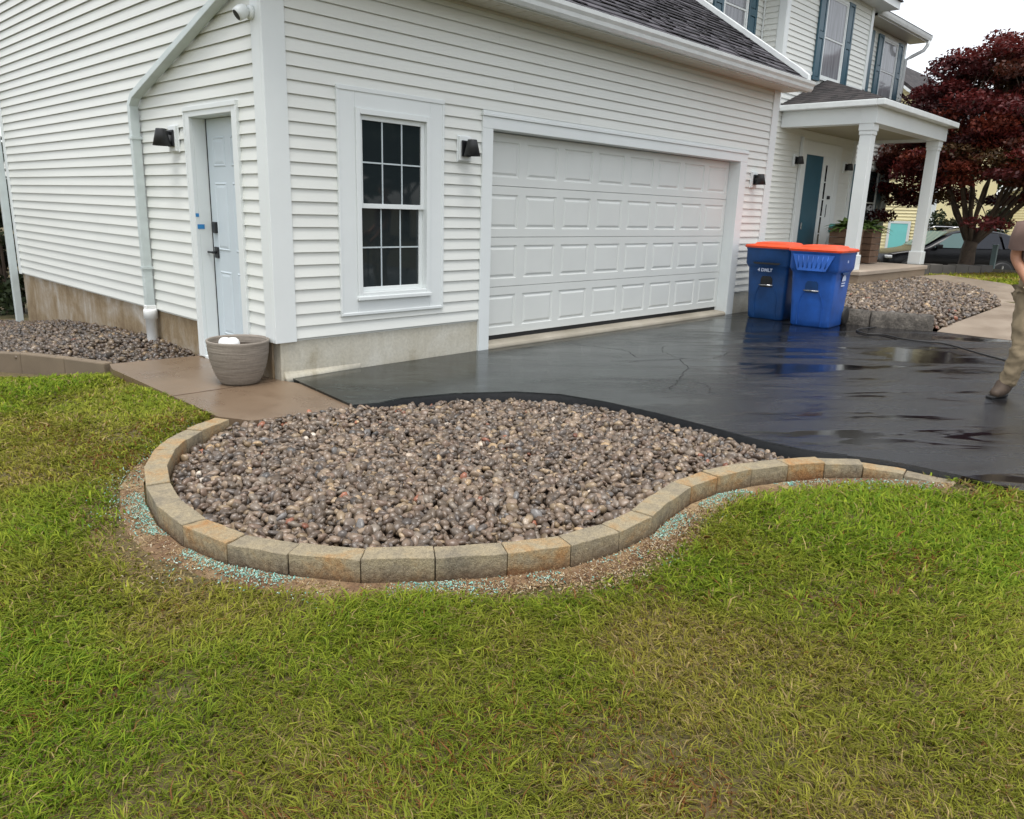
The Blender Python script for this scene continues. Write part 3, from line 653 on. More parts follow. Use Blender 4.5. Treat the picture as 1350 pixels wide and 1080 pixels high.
shutter_window(17.42, 18.42, 4.22, 5.68, YM, (17.10, 17.41), (18.43, 18.74), 'glass_curtain')
part('shutter', 'teal', [((16.52,YM-.06,4.2),(16.80,YM-.02,5.70))], house, 0.004)
shutter_window(9.93, 10.80, 4.35, 5.70, YM, (9.60, 9.92), (10.81, 11.12), 'glass_curtain')
mb = MB(); mb.recttube([(9.45,YM-.06,6.0),(9.45,YM-.06,4.9)], 0.08, 0.06, (1,0,0)); mb.build('upper_downspout', 'gutter', house)
# main roof eaves
def eave(x0, x1, yf, yw, z):
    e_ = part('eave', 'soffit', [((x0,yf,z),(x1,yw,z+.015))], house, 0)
    part('fascia', 'trim', [((x0,yf-.02,z-.005),(x1,yf,z+.15))], e_, 0)
    mbg = MB(); mbg.prism([(yf-.021,z+.13),(yf-.021,z+.02),(yf-.08,z+.02),(yf-.10,z+.07),(yf-.115,z+.13)], x0-.01, x1+.01, lambda u, v, w: (w, u, v)); mbg.build('gutter', 'gutter', e_)
    return e_
eave(BX1+.35, HX1+.28, YM-.42, YM, 5.80); eave(8.3, BX0-.3, YM-.42, YM, 5.8)
mb = MB(); mb.prism([(YM-.54,5.945),(YM+3.7,8.0),(YM+8,5.945)], 8.0, HX1+.30, lambda u, v, w: (w, u, v)); mb.build('main_roof', 'shingle', house)
part('bay_eave', 'trim', [((BX0-.38,YB-.38,5.88),(BX1+.40,YB+.2,5.90)), ((BX0-.38,YB-.40,5.88),(BX1+.40,YB-.38,6.03)), ((BX1+.40,YB-.40,5.88),(BX1+.42,YB+.6,6.03)), ((BX0-.40,YB-.40,5.88),(BX0-.38,YB+.6,6.03)), ((BX1+.02,YB+.2,5.885),(BX1+.40,YB+.6,5.905))], house, 0)
mb = MB(); mb.add([(BX0-.45,YB-.45,6.03),(BX1+.47,YB-.45,6.03),(BX1+.47,YM+2.2,6.03),(BX0-.45,YM+2.2,6.03),((BX0+BX1)/2,YB-.2,7.5),((BX0+BX1)/2,YM+2.2,7.5)], [(0,1,4),(1,2,5,4),(3,0,4,5),(2,3,5),(0,3,2,1)]); mb.build('bay_roof', 'shingle', house)
mb = MB(); mb.tube([(HX1+.18,YM-.48,5.82),(HX1+.18,YM-.47,5.72),(HX1+.16,YM-.40,5.60),(HX1+.06,YM-.16,5.46),(HX1-.02,YM-.06,5.38),(HX1-.02,YM-.06,0.4)], 0.045, 8); mb.build('corner_downspout', 'gutter', house, True)

# entry door group
dx0, dx1, dz0, dz1 = 12.98, 13.80, 0.52, 2.675
part('entry_casing', 'trim', [((12.70,YB-.045,0.5),(12.965,YB-.02,2.95)), ((13.81,YB-.045,0.5),(13.95,YB-.02,2.70)), ((14.50,YB-.045,0.5),(14.72,YB-.02,2.95)), ((12.965,YB-.045,2.69),(14.5,YB-.02,2.95)), ((12.66,YB-.08,0.5),(12.71,YB-.02,3.0))])
ed = part('entry_door', 'teal_door', [((dx0-.012,YB-.035,dz0),(dx1+.008,YB-.01,dz1+.012))])
part('door_knob', 'steel', [((dx0+.05,YB-.075,1.18),(dx0+.09,YB-.035,1.32))], ed, 0.008)
sl = part('sidelight', 'trim', [((13.95,YB-.04,0.52),(14.50,YB-.01,2.69))], house, 0.004)
for i in range(5): part('pane', 'glass', [((13.975,YB-.047,0.75+i*.36),(14.045,YB-.041,1.085+i*.36))], sl, 0)
part('latch', 'black', [((14.21,YB-.09,1.83),(14.27,YB-.041,1.90)), ((14.22,YB-.055,1.45),(14.235,YB-.041,1.72))], sl, 0.006)
shutter_window(17.0, 18.36, 1.0, 2.70, YM, (16.62, 16.98), (18.38, 18.70), 'glass')

# porch: floor, posts, beam, ceiling, hip roof
PX0, PX1, PYF = 11.72, 15.80, -0.15
pf = part('porch_floor', 'porch_floor', [((11.55,-0.30,0.42),(15.42,YB-.02,0.50))], house, 0.012)
part('porch_base', 'porch_stone', [((11.58,-0.27,0.10),(15.38,YB-.02,0.42))], pf, 0.01)
for px, py in ((11.86, 0.02), (15.62, 0.02)):
    po = part('porch_post', 'trim', [((px-.105,py-.105,0.78),(px+.105,py+.105,2.90))], house, 0.006)
    part('post_base', 'trim', [((px-.135,py-.135,0.50),(px+.135,py+.135,0.78))], po, 0.012)
    part('post_capital', 'trim', [((px-.13,py-.13,2.97),(px+.13,py+.13,3.09)), ((px-.118,py-.118,2.90),(px+.118,py+.118,2.97))], po, 0.006)
pb = part('porch_beam', 'trim', [((PX0,PYF,3.09),(PX1,PYF+.28,3.37)), ((PX0,PYF+.28,3.09),(PX0+.26,YB-.02,3.37)), ((PX1-.26,PYF+.28,3.09),(PX1,YM-.02,3.37))], house, 0.004)
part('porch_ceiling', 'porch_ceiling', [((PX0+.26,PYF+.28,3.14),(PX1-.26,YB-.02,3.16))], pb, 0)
part('porch_gutter', 'gutter', [((PX0-.16,PYF-.16,3.37),(PX1+.18,PYF-.02,3.475)), ((PX0-.16,PYF-.02,3.37),(PX0-.02,YB-.02,3.475)), ((PX1+.03,PYF-.02,3.37),(PX1+.18,YM-.02,3.475)), ((PX0-.02,PYF-.02,3.372),(PX1+.03,YB-.02,3.40))], pb, 0.012)
rz0, sl_ = 3.48, 0.36; hx0, hx1, hy = PX0-.15, PX1+.17, PYF-.15; run = YB-.02-hy
mb = MB()
n_r = 13
for i in range(n_r):                           # left hip face in stepped courses
    t0, t1 = run*i/n_r, run*(i+1)/n_r; h = 0.006
    mb.add([(hx0+t0,hy+t0,rz0+sl_*t0+h),(hx0+t0,YB-.02,rz0+sl_*t0+h),(hx0+t1,YB-.02,rz0+sl_*t1),(hx0+t1,hy+t1,rz0+sl_*t1),(hx0+t0,hy+t0,rz0+sl_*t0-h),(hx0+t0,YB-.02,rz0+sl_*t0-h)], [(0,1,2,3),(0,4,5,1)])
for i in range(n_r):                           # front face
    t0, t1 = run*i/n_r, run*(i+1)/n_r; h = 0.006
    mb.add([(hx0+t0,hy+t0,rz0+sl_*t0+h),(hx1-t0,hy+t0,rz0+sl_*t0+h),(hx1-t1,hy+t1,rz0+sl_*t1),(hx0+t1,hy+t1,rz0+sl_*t1)], [(0,1,2,3)])
mb.add([(hx1,hy,rz0),(hx1,YM,rz0),(hx1-run,YM,rz0+sl_*run),(hx1-run,hy+run,rz0+sl_*run)], [(0,1,2,3)])
pr = mb.build('porch_roof', 'shingle_dark', house)
part('wall_flashing', 'trim', [((hx0+.5,YB-.035,rz0+sl_*run-.01),(BX1,YB-.02,rz0+sl_*run+.05))], house, 0)
part('porch_side_skirt', 'trim', [((GW+.03,0.15,3.16),(GW+.06,YB-.05,3.5))], house, 0)

# wall lamps: white mounting block, black plate, cone shade
def wall_lamp(loc, rz, label):
    t = thing('wall_lamp', label, 'lamp', loc, rz, 'black cone wall lamps')   # local -Y points out of the wall
    part('mounting_block', 'trim', [((-.075,-.055,-.11),(.075,-.018,.11)), ((-.085,-.03,-.12),(.085,-.018,.12))], t, 0.008)
    part('back_plate', 'black', [((-.055,-.072,-.07),(.055,-.055,.072))], t, 0.004)
    part('arm', 'black', [((-.02,-.16,.03),(.02,-.075,.06))], t, 0.004)
    mb = MB(); mb.lathe([(0.001,0.078),(0.042,0.078),(0.045,0.07),(0.078,-0.066),(0.072,-0.066),(0.04,0.065)], 20, (0,-.145,0)); mb.build('shade', 'dark_plastic', t, True)
    mb = MB(); mb.lathe([(0.001,-.05),(.03,-.045),(.035,-.01),(.02,.04)], 12, (0,-.145,0)); mb.build('bulb', 'print_white', t, True)
    return t
wall_lamp((1.985,0,1.945), 0, 'black cone lamp between the garage window and garage door')
wall_lamp((7.66,0,1.93), 0, 'black cone lamp on narrow siding right of garage door')
wall_lamp((0,1.61,1.93), R(-90), 'black cone lamp beside pale blue side door and downspout')
wall_lamp((12.47,YB,2.53), 0, 'black cone lamp left of the teal front door under the porch')
wall_lamp((15.00,YB,2.54), 0, 'black cone lamp right of the teal front door under the porch')
# security camera
sc_ = thing('security_camera', 'small white turret security camera on the garage corner post', 'camera', (-0.034, 0.10, 2.76))
sc_.scale = (.82,)*3
mb = MB(); mb.tube([(0.0,0,0),(-0.025,0,0),(-0.035,0,0)], [0.062,0.062,0.045], 20); mb.build('base_disc', 'trim', sc_, True)
mb = MB(); mb.tube([(-.03,0,0),(-.055,0.0,0)], 0.028, 12); mb.build('neck', 'trim', sc_, True)
mb = MB(); d = Vector((-0.85,0.15,-0.6)).normalized(); c0 = Vector((-.085,0.012,-0.005))
mb.tube([c0-d*.062, c0-d*.05, c0-d*.03, c0, c0+d*.035, c0+d*.06], [0.02,0.04,0.055,0.062,0.06,0.056], 20); mb.build('housing', 'trim', sc_, True)
mb = MB(); mb.tube([c0+d*.0605, c0+d*.064], 0.046, 20); mb.build('lens', 'black', sc_)

# ---------------------------------------------------------------- stone beds
def ico(sub):
    bm = bmesh.new(); bmesh.ops.create_icosphere(bm, subdivisions=sub, radius=1.0); v = np.array([x.co[:] for x in bm.verts]); f = np.array([[q.index for q in t.verts] for t in bm.faces]); bm.free(); return v, f
ICO = {1: ico(1), 2: ico(2)}
PEB_COL = np.array([(0.120,0.096,0.078),(0.150,0.120,0.098),(0.095,0.080,0.070),(0.175,0.142,0.112),(0.112,0.084,0.068),(0.205,0.165,0.118),(0.135,0.118,0.105),(0.082,0.074,0.072),(0.26,0.20,0.13),(0.125,0.128,0.138),(0.30,0.27,0.24),(0.22,0.095,0.062),(0.45,0.43,0.41)])
PEB_P = np.array([17,16,14,11,12,6,9,6,2.2,1.1,0.7,0.35,0.12]); PEB_P = PEB_P/PEB_P.sum()
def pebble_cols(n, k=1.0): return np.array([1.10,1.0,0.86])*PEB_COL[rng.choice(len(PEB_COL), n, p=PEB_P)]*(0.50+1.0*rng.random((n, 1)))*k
def rotm(n):
    q = rng.normal(size=(n, 4)); q[:, 1:3] *= 0.45; q /= np.linalg.norm(q, axis=1)[:, None]; w, x, y, z = q.T
    return np.stack([1-2*(y*y+z*z), 2*(x*y-z*w), 2*(x*z+y*w), 2*(x*y+z*w), 1-2*(x*x+z*z), 2*(y*z-x*w), 2*(x*z-y*w), 2*(y*z+x*w), 1-2*(x*x+y*y)], 1).reshape(n, 3, 3)
def pebble_arrays(P, size, sub, k=1.0):
    v, f = ICO[sub]; n = len(P)
    sc = np.c_[size, size*(0.60+0.32*rng.random(n)), size*(0.36+0.26*rng.random(n))]
    V = np.repeat(v[None], n, 0)*(1+0.30*(rng.random((n, len(v), 1))-0.5))
    V = np.sign(V)*np.abs(V)**0.92
    V = np.einsum('nij,nkj->nki', rotm(n), V*sc[:, None, :]) + P[:, None, :]
    F = f[None]+(np.arange(n)*len(v))[:, None, None]
    c = np.repeat(pebble_cols(n, k)[:, None, :], len(v), 1)
    return V.reshape(-1, 3), F.reshape(-1, 3), c.reshape(-1, 3)
def scatter(poly, sp, jit=0.5):
    a = np.array(poly); x = np.arange(a[:, 0].min(), a[:, 0].max(), sp); y = np.arange(a[:, 1].min(), a[:, 1].max(), sp*0.87)
    g = np.array([(xx+(0.5*sp if j % 2 else 0), yy) for j, yy in enumerate(y) for xx in x]); g += (rng.random(g.shape)-0.5)*sp*2*jit
    return g[in_poly(g, poly)]
def stone_bed(name, poly, zf, sp, size, sub, mat_base, layers=2, near=0, k=1.0, label=None):
    a = np.array(poly)
    base = bpy.data.meshes.new(name); 
    gxx = np.arange(a[:,0].min()-.1, a[:,0].max()+.2, 0.10); gyy = np.arange(a[:,1].min()-.1, a[:,1].max()+.2, 0.10)
    XX, YY = np.meshgrid(gxx, gyy, indexing='ij'); pp = np.c_[XX.ravel(), YY.ravel()]; ins = in_poly(pp, poly)
    zz = np.where(ins, zf(pp)-0.045, zf(pp)-0.16); I = np.arange(len(pp)).reshape(XX.shape)
    F = np.c_[I[:-1,:-1].ravel(), I[1:,:-1].ravel(), I[1:,1:].ravel(), I[:-1,1:].ravel()]; F = F[ins[F].all(1)]
    bo = structure(link(name, npmesh(name, np.c_[pp, zz], F, None, mat_base, True)))
    pts = []
    for L in range(layers):
        p = scatter(poly, sp); p = np.c_[p, zf(p) - size*0.55*(layers-1-L)*1.3 + size*0.45*(rng.random(len(p))-0.5)]; pts.append(p)
    P = np.concatenate(pts); S = size*(0.58+0.80*rng.random(len(P))**1.4)
    if near:
        d = np.hypot(P[:,0]-CAM.x, P[:,1]-CAM.y)/S; top = P[:, 2] > zf(P)-size*0.3; d = np.where(top, d, 1e9); o = np.argsort(d); N = o[:near]; rest = o[near:]
        metas = []
        for i in range(40):
            V, F_, c = pebble_arrays(np.zeros((1, 3)), np.array([1.0]), 2, k); metas.append(npmesh('pebble', V, F_, c, 'pebble', True))
        for i in N:
            ob = link('pebble', random.choice(metas), None, bo); ob.location = P[i]; ob.scale = (S[i],)*3; ob.rotation_euler = (0, 0, random.uniform(0, 6.28))
        P, S = P[rest], S[rest]
    V, F_, c = pebble_arrays(P, S, sub, k)
    st = link('pebbles', npmesh('pebbles', V, F_, c, 'pebble', True), None, bo); st['kind'] = 'stuff'
    return bo
def bed_z(P):
    d = seg_dist(P, EDGE_IN); db = seg_dist(P, DRIVE_L[2:14])
    return -0.085 + 0.045*np.clip(d/0.5, 0, 1) + 0.03*np.clip((-P[:,1]-2.0)/1.2, 0, 1) + 0.02*(fbm(P, 1.6, 5)-0.5) - 0.01*np.clip(1-db/0.3, 0, 1) + 0.05*np.clip(1-seg_dist(P, [(-0.85,-0.85),(-0.75,-0.96),(-0.03,-1.10)])/0.45, 0, 1)
bed_in = offset(EDGE_OUT[:-2], EDGE_W+0.02)
BEDP = bed_in + [(1.60,-4.02),(1.42,-3.80),(1.39,-3.50),(1.42,-3.15),(1.45,-2.67),(1.43,-2.23),(1.35,-1.88),(1.15,-1.62),(0.77,-1.36),(0.36,-1.235),(0.15,-1.235),(-0.03,-1.14),(-0.75,-1.0)]
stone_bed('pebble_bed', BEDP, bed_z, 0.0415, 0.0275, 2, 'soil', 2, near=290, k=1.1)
def side_z(P): return np.interp(P[:,1], [1.4,1.8,2.6,3.74,5.34,7.1,9.5], [-0.035,-0.015,0.01,-0.06,-0.17,-0.40,-0.62]) + 0.10*np.clip(P[:,0]+0.1, -3, 0)*0.55 + 0.03*(fbm(P, 1.8, 9)-0.5)
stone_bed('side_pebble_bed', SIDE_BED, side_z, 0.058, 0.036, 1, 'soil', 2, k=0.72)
def r_z(P):
    wz = np.interp(P[:,0], [8.2,9.6,11.1,12.1,13.0,14.3], [0.0,0.10,0.17,0.22,0.26,0.29])+0.012
    d = seg_dist(P, [(8.22,-2.60),(8.55,-2.62),(11.1,-2.72),(12.2,-2.35),(13.1,-1.85),(14.3,-0.55)])
    return wz + (np.maximum(0.185+0.022*(P[:,0]-8), wz)-wz)*np.clip(d/0.55, 0, 1) + 0.02*(fbm(P, 1.1, 4)-0.5)
stone_bed('entry_gravel_bed', RBED, r_z, 0.066, 0.040, 2, 'soil', 1, k=1.0)

# ---------------------------------------------------------------- block edging
edging = thing('block_edging', 'curved low border of buff and rust concrete blocks around the pebble bed', 'edging')
for i in range(len(EDGE_OUT)-1):
    a, b = Vector(EDGE_OUT[i]), Vector(EDGE_OUT[i+1]); c, d = Vector(EDGE_IN[i+1]), Vector(EDGE_IN[i]); g = 0.0024
    e1 = (b-a).normalized()*g; e2 = (c-d).normalized()*g; a, b, c, d = a+e1, b-e1, c-e2, d+e2; zt_ = random.uniform(-0.006, 0.006)
    if i >= 21: zt_ -= 0.010*(i-20)
    zb = -0.26; mb = MB(); N = 5; M_ = 3; tv = []
    for u in range(N+1):
        for v in range(M_+1):
            p = (a.lerp(b, u/N)).lerp(d.lerp(c, u/N), v/M_); j = 0.0016 if 0 < u < N and 0 < v < M_ else 0.0008
            tv.append((p.x+random.uniform(-j, j), p.y+random.uniform(-j, j), zt_+random.uniform(-.0022, .0022)))
    k0 = len(mb.v); mb.v += tv; W_ = M_+1
    mb.f += [(u*W_+v, (u+1)*W_+v, (u+1)*W_+v+1, u*W_+v+1) for u in range(N) for v in range(M_)]
    rim = [u*W_ for u in range(N+1)] + [N*W_+v for v in range(1, M_+1)] + [u*W_+M_ for u in range(N-1, -1, -1)] + [v for v in range(M_-1, 0, -1)]
    lo = []
    for r_ in rim: x, y, z = mb.v[r_]; lo.append(len(mb.v)); mb.v.append((x, y, zb))
    n = len(rim); mb.f += [(rim[q], rim[(q+1) % n], lo[(q+1) % n], lo[q]) for q in range(n)]
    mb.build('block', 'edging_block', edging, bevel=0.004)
# old edging of the side bed
oe = thing('stone_edging', 'weathered brown concrete edging along the side pebble bed', 'edging')
pl = [(-0.84,1.53),(-1.00,2.08),(-1.47,3.0),(-2.5,6.4)]; po_ = offset(pl, -0.09)
for i in range(3):
    n_seg = (1, 2, 5)[i]
    for q in range(n_seg):
        A = Vector(pl[i]).lerp(Vector(pl[i+1]), q/n_seg); B = Vector(pl[i]).lerp(Vector(pl[i+1]), (q+1)/n_seg); D = Vector(po_[i]).lerp(Vector(po_[i+1]), q/n_seg); Cc = Vector(po_[i]).lerp(Vector(po_[i+1]), (q+1)/n_seg)
        zA = float(side_z(np.array([[A.x, A.y]]))[0])+0.028; zB = float(side_z(np.array([[B.x, B.y]]))[0])+0.028
        if i == 0 and q == 0: zA = -0.012
        mb = MB(); mb.add([(A.x,A.y,-0.8),(B.x,B.y,-0.8),(Cc.x,Cc.y,-0.8),(D.x,D.y,-0.8),(A.x,A.y,zA),(B.x,B.y,zB),(Cc.x,Cc.y,zB),(D.x,D.y,zA)], [(0,3,2,1),(4,5,6,7),(0,1,5,4),(1,2,6,5),(2,3,7,6),(3,0,4,7)]); mb.build('stone', 'edging_old', oe, bevel=0.012)
# kerb stones by the drive
kb = thing('stone_kerb', 'dark rough stone kerb between driveway and entry gravel bed', 'kerb')
ks = [(7.86,-0.45),(7.83,-1.15),(7.88,-1.86),(8.18,-2.60)]
for i in range(3):
    a, b = Vector(ks[i]), Vector(ks[i+1]); d_ = (b-a).normalized(); a = a+d_*0.012; b = b-d_*0.012; nrm = Vector((-d_.y, d_.x)); mb = MB(); N = 14
    for u in range(N+1):
        p = a.lerp(b, u/N)
        for off, z in ((0,-0.1),(0,0.03),(0.01,0.11),(0.03,0.19),(0.12,0.205),(0.2,0.2),(0.2,-0.1)):
            j = 0.014; q = p+nrm*off; mb.v.append((q.x+random.uniform(-j, j), q.y+random.uniform(-j, j), z+random.uniform(-j, j)*0.7))
    mb.f += [(u*7+v, (u+1)*7+v, (u+1)*7+v+1, u*7+v+1) for u in range(N) for v in range(6)] + [tuple(range(7)), tuple(range(N*7, N*7+7))]
    mb.build('stone', 'kerb_stone', kb, True)

# ---------------------------------------------------------------- planter pot
pot = thing('planter_pot', 'ribbed taupe bowl planter standing by the garage corner', 'planter', (-0.262, 0.158, -0.018))
pr_ = [(0.001,0.0),(0.135,0.0),(0.15,0.008)]
for i in range(1, 27):
    t = i/27; r0 = 0.15+0.088*(math.sin(t*math.pi/2)**0.75); pr_.append((r0+0.0022*math.sin(i*2.6)+random.uniform(-.0008, .0008), 0.008+t*0.32))
pr_ += [(0.243,0.335),(0.243,0.350),(0.238,0.355),(0.228,0.353),(0.225,0.335),(0.215,0.29)]
mb = MB(); mb.lathe(pr_, 56); pw_ = mb.build('bowl', 'pot_clay', pot, True)
mb = MB(); mb.lathe([(0.225,0.33),(0.222,0.22),(0.001,0.225)], 40); mb.build('potting_soil', 'soil', pot, True)
wl = thing('white_lumps', 'two rounded white lumps poking out of the taupe planter', 'decoration', (-0.345, 0.145, 0.21))
for dx_, rr in ((-0.03, 0.052), (0.03, 0.056)):
    mb = MB(); mb.lathe([(0.001,0.15),(rr*.5,0.146),(rr*.85,0.128),(rr,0.10),(rr*.95,0.05),(rr*.7,0.0)], 20, (dx_*0.75,-dx_*0.66,0)); mb.build('lump', 'pvc', wl, True)

# ---------------------------------------------------------------- wheeled bins
def wheeled_bin(loc, rz, body_mat, label, kind):
    t = thing('wheeled_bin', label, 'trash bin', loc, rz, 'blue wheeled bins with orange lids')    # front faces local -Y
    H = 1.0; wB, wT, dB, dT = 0.262, 0.315, 0.28, 0.36
    def ringpts(w, d, z, yo, r=0.06, n=5):
        out = []
        for cx, cy, a0 in ((w-r,-d+r,-90),(w-r,d-r,0),(-w+r,d-r,90),(-w+r,-d+r,180)):
            for i in range(n): a = R(a0+90*i/(n-1)); out.append((cx+r*math.cos(a), cy+r*math.sin(a)+yo, z))
        return out
    mb = MB(); secs = [(wB-.015,dB-.015,0.0,0.0),(wB,dB,0.02,0.0)]
    for z in np.linspace(0.1, 0.72, 6): f = z/H; secs.append((wB+(wT-wB)*f*0.8, dB+(dT-dB)*f*0.85, z, -0.02*f))
    secs += [(wT-.008,dT-.02,0.74,-0.02),(wT+.008,dT+.0,0.775,-0.02),(wT+.008,dT+.012,0.97,-0.02),(wT+.014,dT+.02,0.975,-0.02),(wT+.014,dT+.02,H,-0.02)]
    k0 = len(mb.v)
    for w, d, z, yo in secs: mb.v += ringpts(w, d, z, yo)
    n = 20
    for i in range(len(secs)-1): mb.f += [(i*n+j, i*n+(j+1) % n, (i+1)*n+(j+1) % n, (i+1)*n+j) for j in range(n)]
    mb.f += [tuple(range(n)), tuple(range((len(secs)-1)*n, len(secs)*n))]
    body = mb.build('body', body_mat, t, True); bev(body, 0.004)
    md = body.modifiers.new('es', 'EDGE_SPLIT'); md.split_angle = R(40)
    def fy(z): return -(dB+(dT-dB)*(z/H)*0.85)-0.02*z/H
    # front lift pocket and grab bar
    pk = MB()
    for x0_, x1_, z0_, z1_ in ((-.10,.10,0.44,0.62),):
        pk.prism([(-.085,0.455),(.085,0.455),(.085,0.57),(.06,0.61),(-.06,0.61),(-.085,0.57)], 0, 0.012, lambda u, v, w: (u, fy(v)-0.001-w*0.4, v))
    pk.build('lift_pocket', 'black' if kind == 'a' else 'bin_dark', t)
    mb = MB(); mb.tube([(-.10,fy(.49)-.018,.485),(.10,fy(.49)-.018,.485)], 0.011, 10); mb.build('grab_bar', 'steel', t, True)
    mb = MB()
    for sx in (-1, 1): mb.prism([(sx*.105,0.455),(sx*.118,0.455),(sx*.165,0.33),(sx*.165,0.02),(sx*.152,0.02),(sx*.152,0.33)], 0, 0.014, lambda u, v, w: (u, fy(v)-w+0.004, v))
    mb.build('front_rib', body_mat, t)
    if kind == 'b':
        mb = MB(); mb.prism([(-.275,0.955),(.275,0.955),(.185,0.745),(-.185,0.745)], 0, 1, lambda u, v, w: (u, -dT-.032-w*(0.035*(0.955-v)/0.21+0.012), v)); ap = mb.build('front_apron', body_mat, t, bevel=0.008)
        for i in range(7):
            x_ = -.195+i*.065; mb = MB(); mb.tube([(x_*1.0,-dT-.046,0.94),(x_*.88,-dT-.074,0.79)], 0.008, 6); mb.build('rib', body_mat, ap, True)
    else:
        mb = MB(); mb.prism([(-.20,0.80),(.20,0.80),(.17,0.775),(-.17,0.775)], 0, 0.012, lambda u, v, w: (u, -dT-.034-w, v)); mb.build('front_groove', 'black', t)
    for sx in (-1, 1): mb = MB(); mb.prism([(-.16,0.735),(.10,0.735),(.05,0.70),(-.11,0.70)], 0, 0.02, lambda u, v, w, sx=sx: (sx*(wT-.012+w), u, v)); mb.build('side_lug', 'black' if kind == 'a' else 'bin_dark', t)
    # lid
    mb = MB(); L = [(wT+.03,dT+.035,H-.005,-.02),(wT+.034,dT+.04,H+.02,-.02),(wT+.02,dT+.02,H+.035,-.02),(wT-.06,dT-.07,H+.045,-.02),(wT-.08,dT-.09,H+.066,-.02),(wT-.14,dT-.15,H+.075,-.02),(0.02,0.02,H+.078,-.02)]
    for w, d, z, yo in L: mb.v += ringpts(w, d, z, yo, min(0.06, w*.5))
    for i in range(len(L)-1): mb.f += [(i*n+j, i*n+(j+1) % n, (i+1)*n+(j+1) % n, (i+1)*n+j) for j in range(n)]
    mb.f += [tuple(range(n)), tuple(range((len(L)-1)*n, len(L)*n))]
    ld = mb.build('lid', 'bin_lid', t, True); md = ld.modifiers.new('es', 'EDGE_SPLIT'); md.split_angle = R(35)
    mb = MB(); mb.tube([(-.30,dT+.03,H-.03),(.30,dT+.03,H-.03)], 0.016, 8); mb.build('handle', body_mat, t, True)
    for sx in (-1, 1):
        mb = MB(); mb.tube([(sx*.225,dB+.05,.13),(sx*.23,dB+.05,.13),(sx*.29,dB+.05,.13),(sx*.295,dB+.05,.13)], [0.10,0.128,0.128,0.10], 24); wh = mb.build('wheel', 'rubber', t, True)
    return t
bA = wheeled_bin((7.57,-0.59,0), R(-90)+R(4), 'bin_dark', 'dark blue wheeled bin with orange lid next to the garage door', 'a')
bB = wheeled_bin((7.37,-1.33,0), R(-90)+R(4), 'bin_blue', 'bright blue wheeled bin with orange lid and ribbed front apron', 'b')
def text(body, size, mat, parent, loc, rot, name='lettering'):
    cu = bpy.data.curves.new(name, 'FONT'); cu.body = body; cu.size = size; cu.align_x = 'CENTER'; cu.align_y = 'CENTER'; cu.extrude = 0.0008; cu.offset = 0.002
    ob = bpy.data.objects.new(name, cu); COL.objects.link(ob); dg = bpy.context.evaluated_depsgraph_get(); me = bpy.data.meshes.new_from_object(ob.evaluated_get(dg)); bpy.data.objects.remove(ob)
    o = link(name, me, mat, parent); o.location = loc; o.rotation_euler = rot; return o
text('4 DMLT', 0.062, 'print_white', bA, (-0.03,-0.352,0.692), (R(86),0,0))
mb = MB(); mb.prism([(0.075*math.cos(R(a)), 0.085*math.sin(R(a))) for a in range(0, 181, 15)], 0, 0.002, lambda u, v, w: (0.3035+w+0.055*v, -0.02+u, 0.62+v)); mb.build('emblem', 'print_white', bB)
for i in range(2): mb = MB(); mb.box((0.300-.004*i, -0.09, 0.585-.035*i), (0.303-.003*i, 0.05, 0.60-.035*i)); mb.build('emblem_bar', 'print_white', bB)
mb = MB(); mb.box((0.322,-0.02,0.86),(0.326,0.01,0.89)); mb.build('emblem_dot', 'print_white', bB)
# ---------------------------------------------------------------- person at the right edge
def skin(name, pts, edges, mat, parent, sub=2, root=0):
    me = bpy.data.meshes.new(name); me.from_pydata([p[0] for p in pts], edges, []); o = link(name, me, mat, parent)
    md = o.modifiers.new('skin', 'SKIN'); md.use_smooth_shade = True
    for i, (p, r) in enumerate(pts):
        sv_ = me.skin_vertices[0].data[i]; sv_.radius = (r, r) if not hasattr(r, '__len__') else r; sv_.use_root = (i == root)
    o.modifiers.new('sub', 'SUBSURF').levels = sub; o.modifiers['sub'].render_levels = sub
    return o
PO = Vector((4.30, -4.20, 0)); PF = Vector((-0.93, -0.37, 0)).normalized(); PL = Vector((-PF.y, PF.x, 0))
person = thing('person', 'person in brown t-shirt and khaki trousers holding a black hose at the driveway', 'person', PO + PL*0.24)
def q(f, l, z): return tuple(PF*f + PL*(l+0.03+0.0624*z-0.162*z*z) + Vector((0, 0, z)))
body = [(q(0,0.02,.97),.10),(q(.01,.05,1.15),.095),(q(.01,.09,1.32),.095),(q(.02,.11,1.46),.06),(q(.035,.115,1.54),.052),
        (q(.07,-.07,1.39),.046),(q(.0,-.165,1.16),.044),(q(.14,-.10,.93),.034),(q(.20,-.06,.875),.034),
        (q(-.02,.28,1.39),.046),(q(-.03,.38,1.16),.042),(q(.16,.26,.99),.032),(q(.22,.19,.96),.034),
        (q(0,-.09,.90),.085),(q(.06,-.14,.50),.06),(q(-.01,-.20,.11),.042),(q(0,.13,.90),.085),(q(.05,.19,.50),.06),(q(-.02,.24,.11),.042)]
be = [(0,1),(1,2),(2,3),(3,4),(2,5),(5,6),(6,7),(7,8),(2,9),(9,10),(10,11),(11,12),(0,13),(13,14),(14,15),(0,16),(16,17),(17,18)]
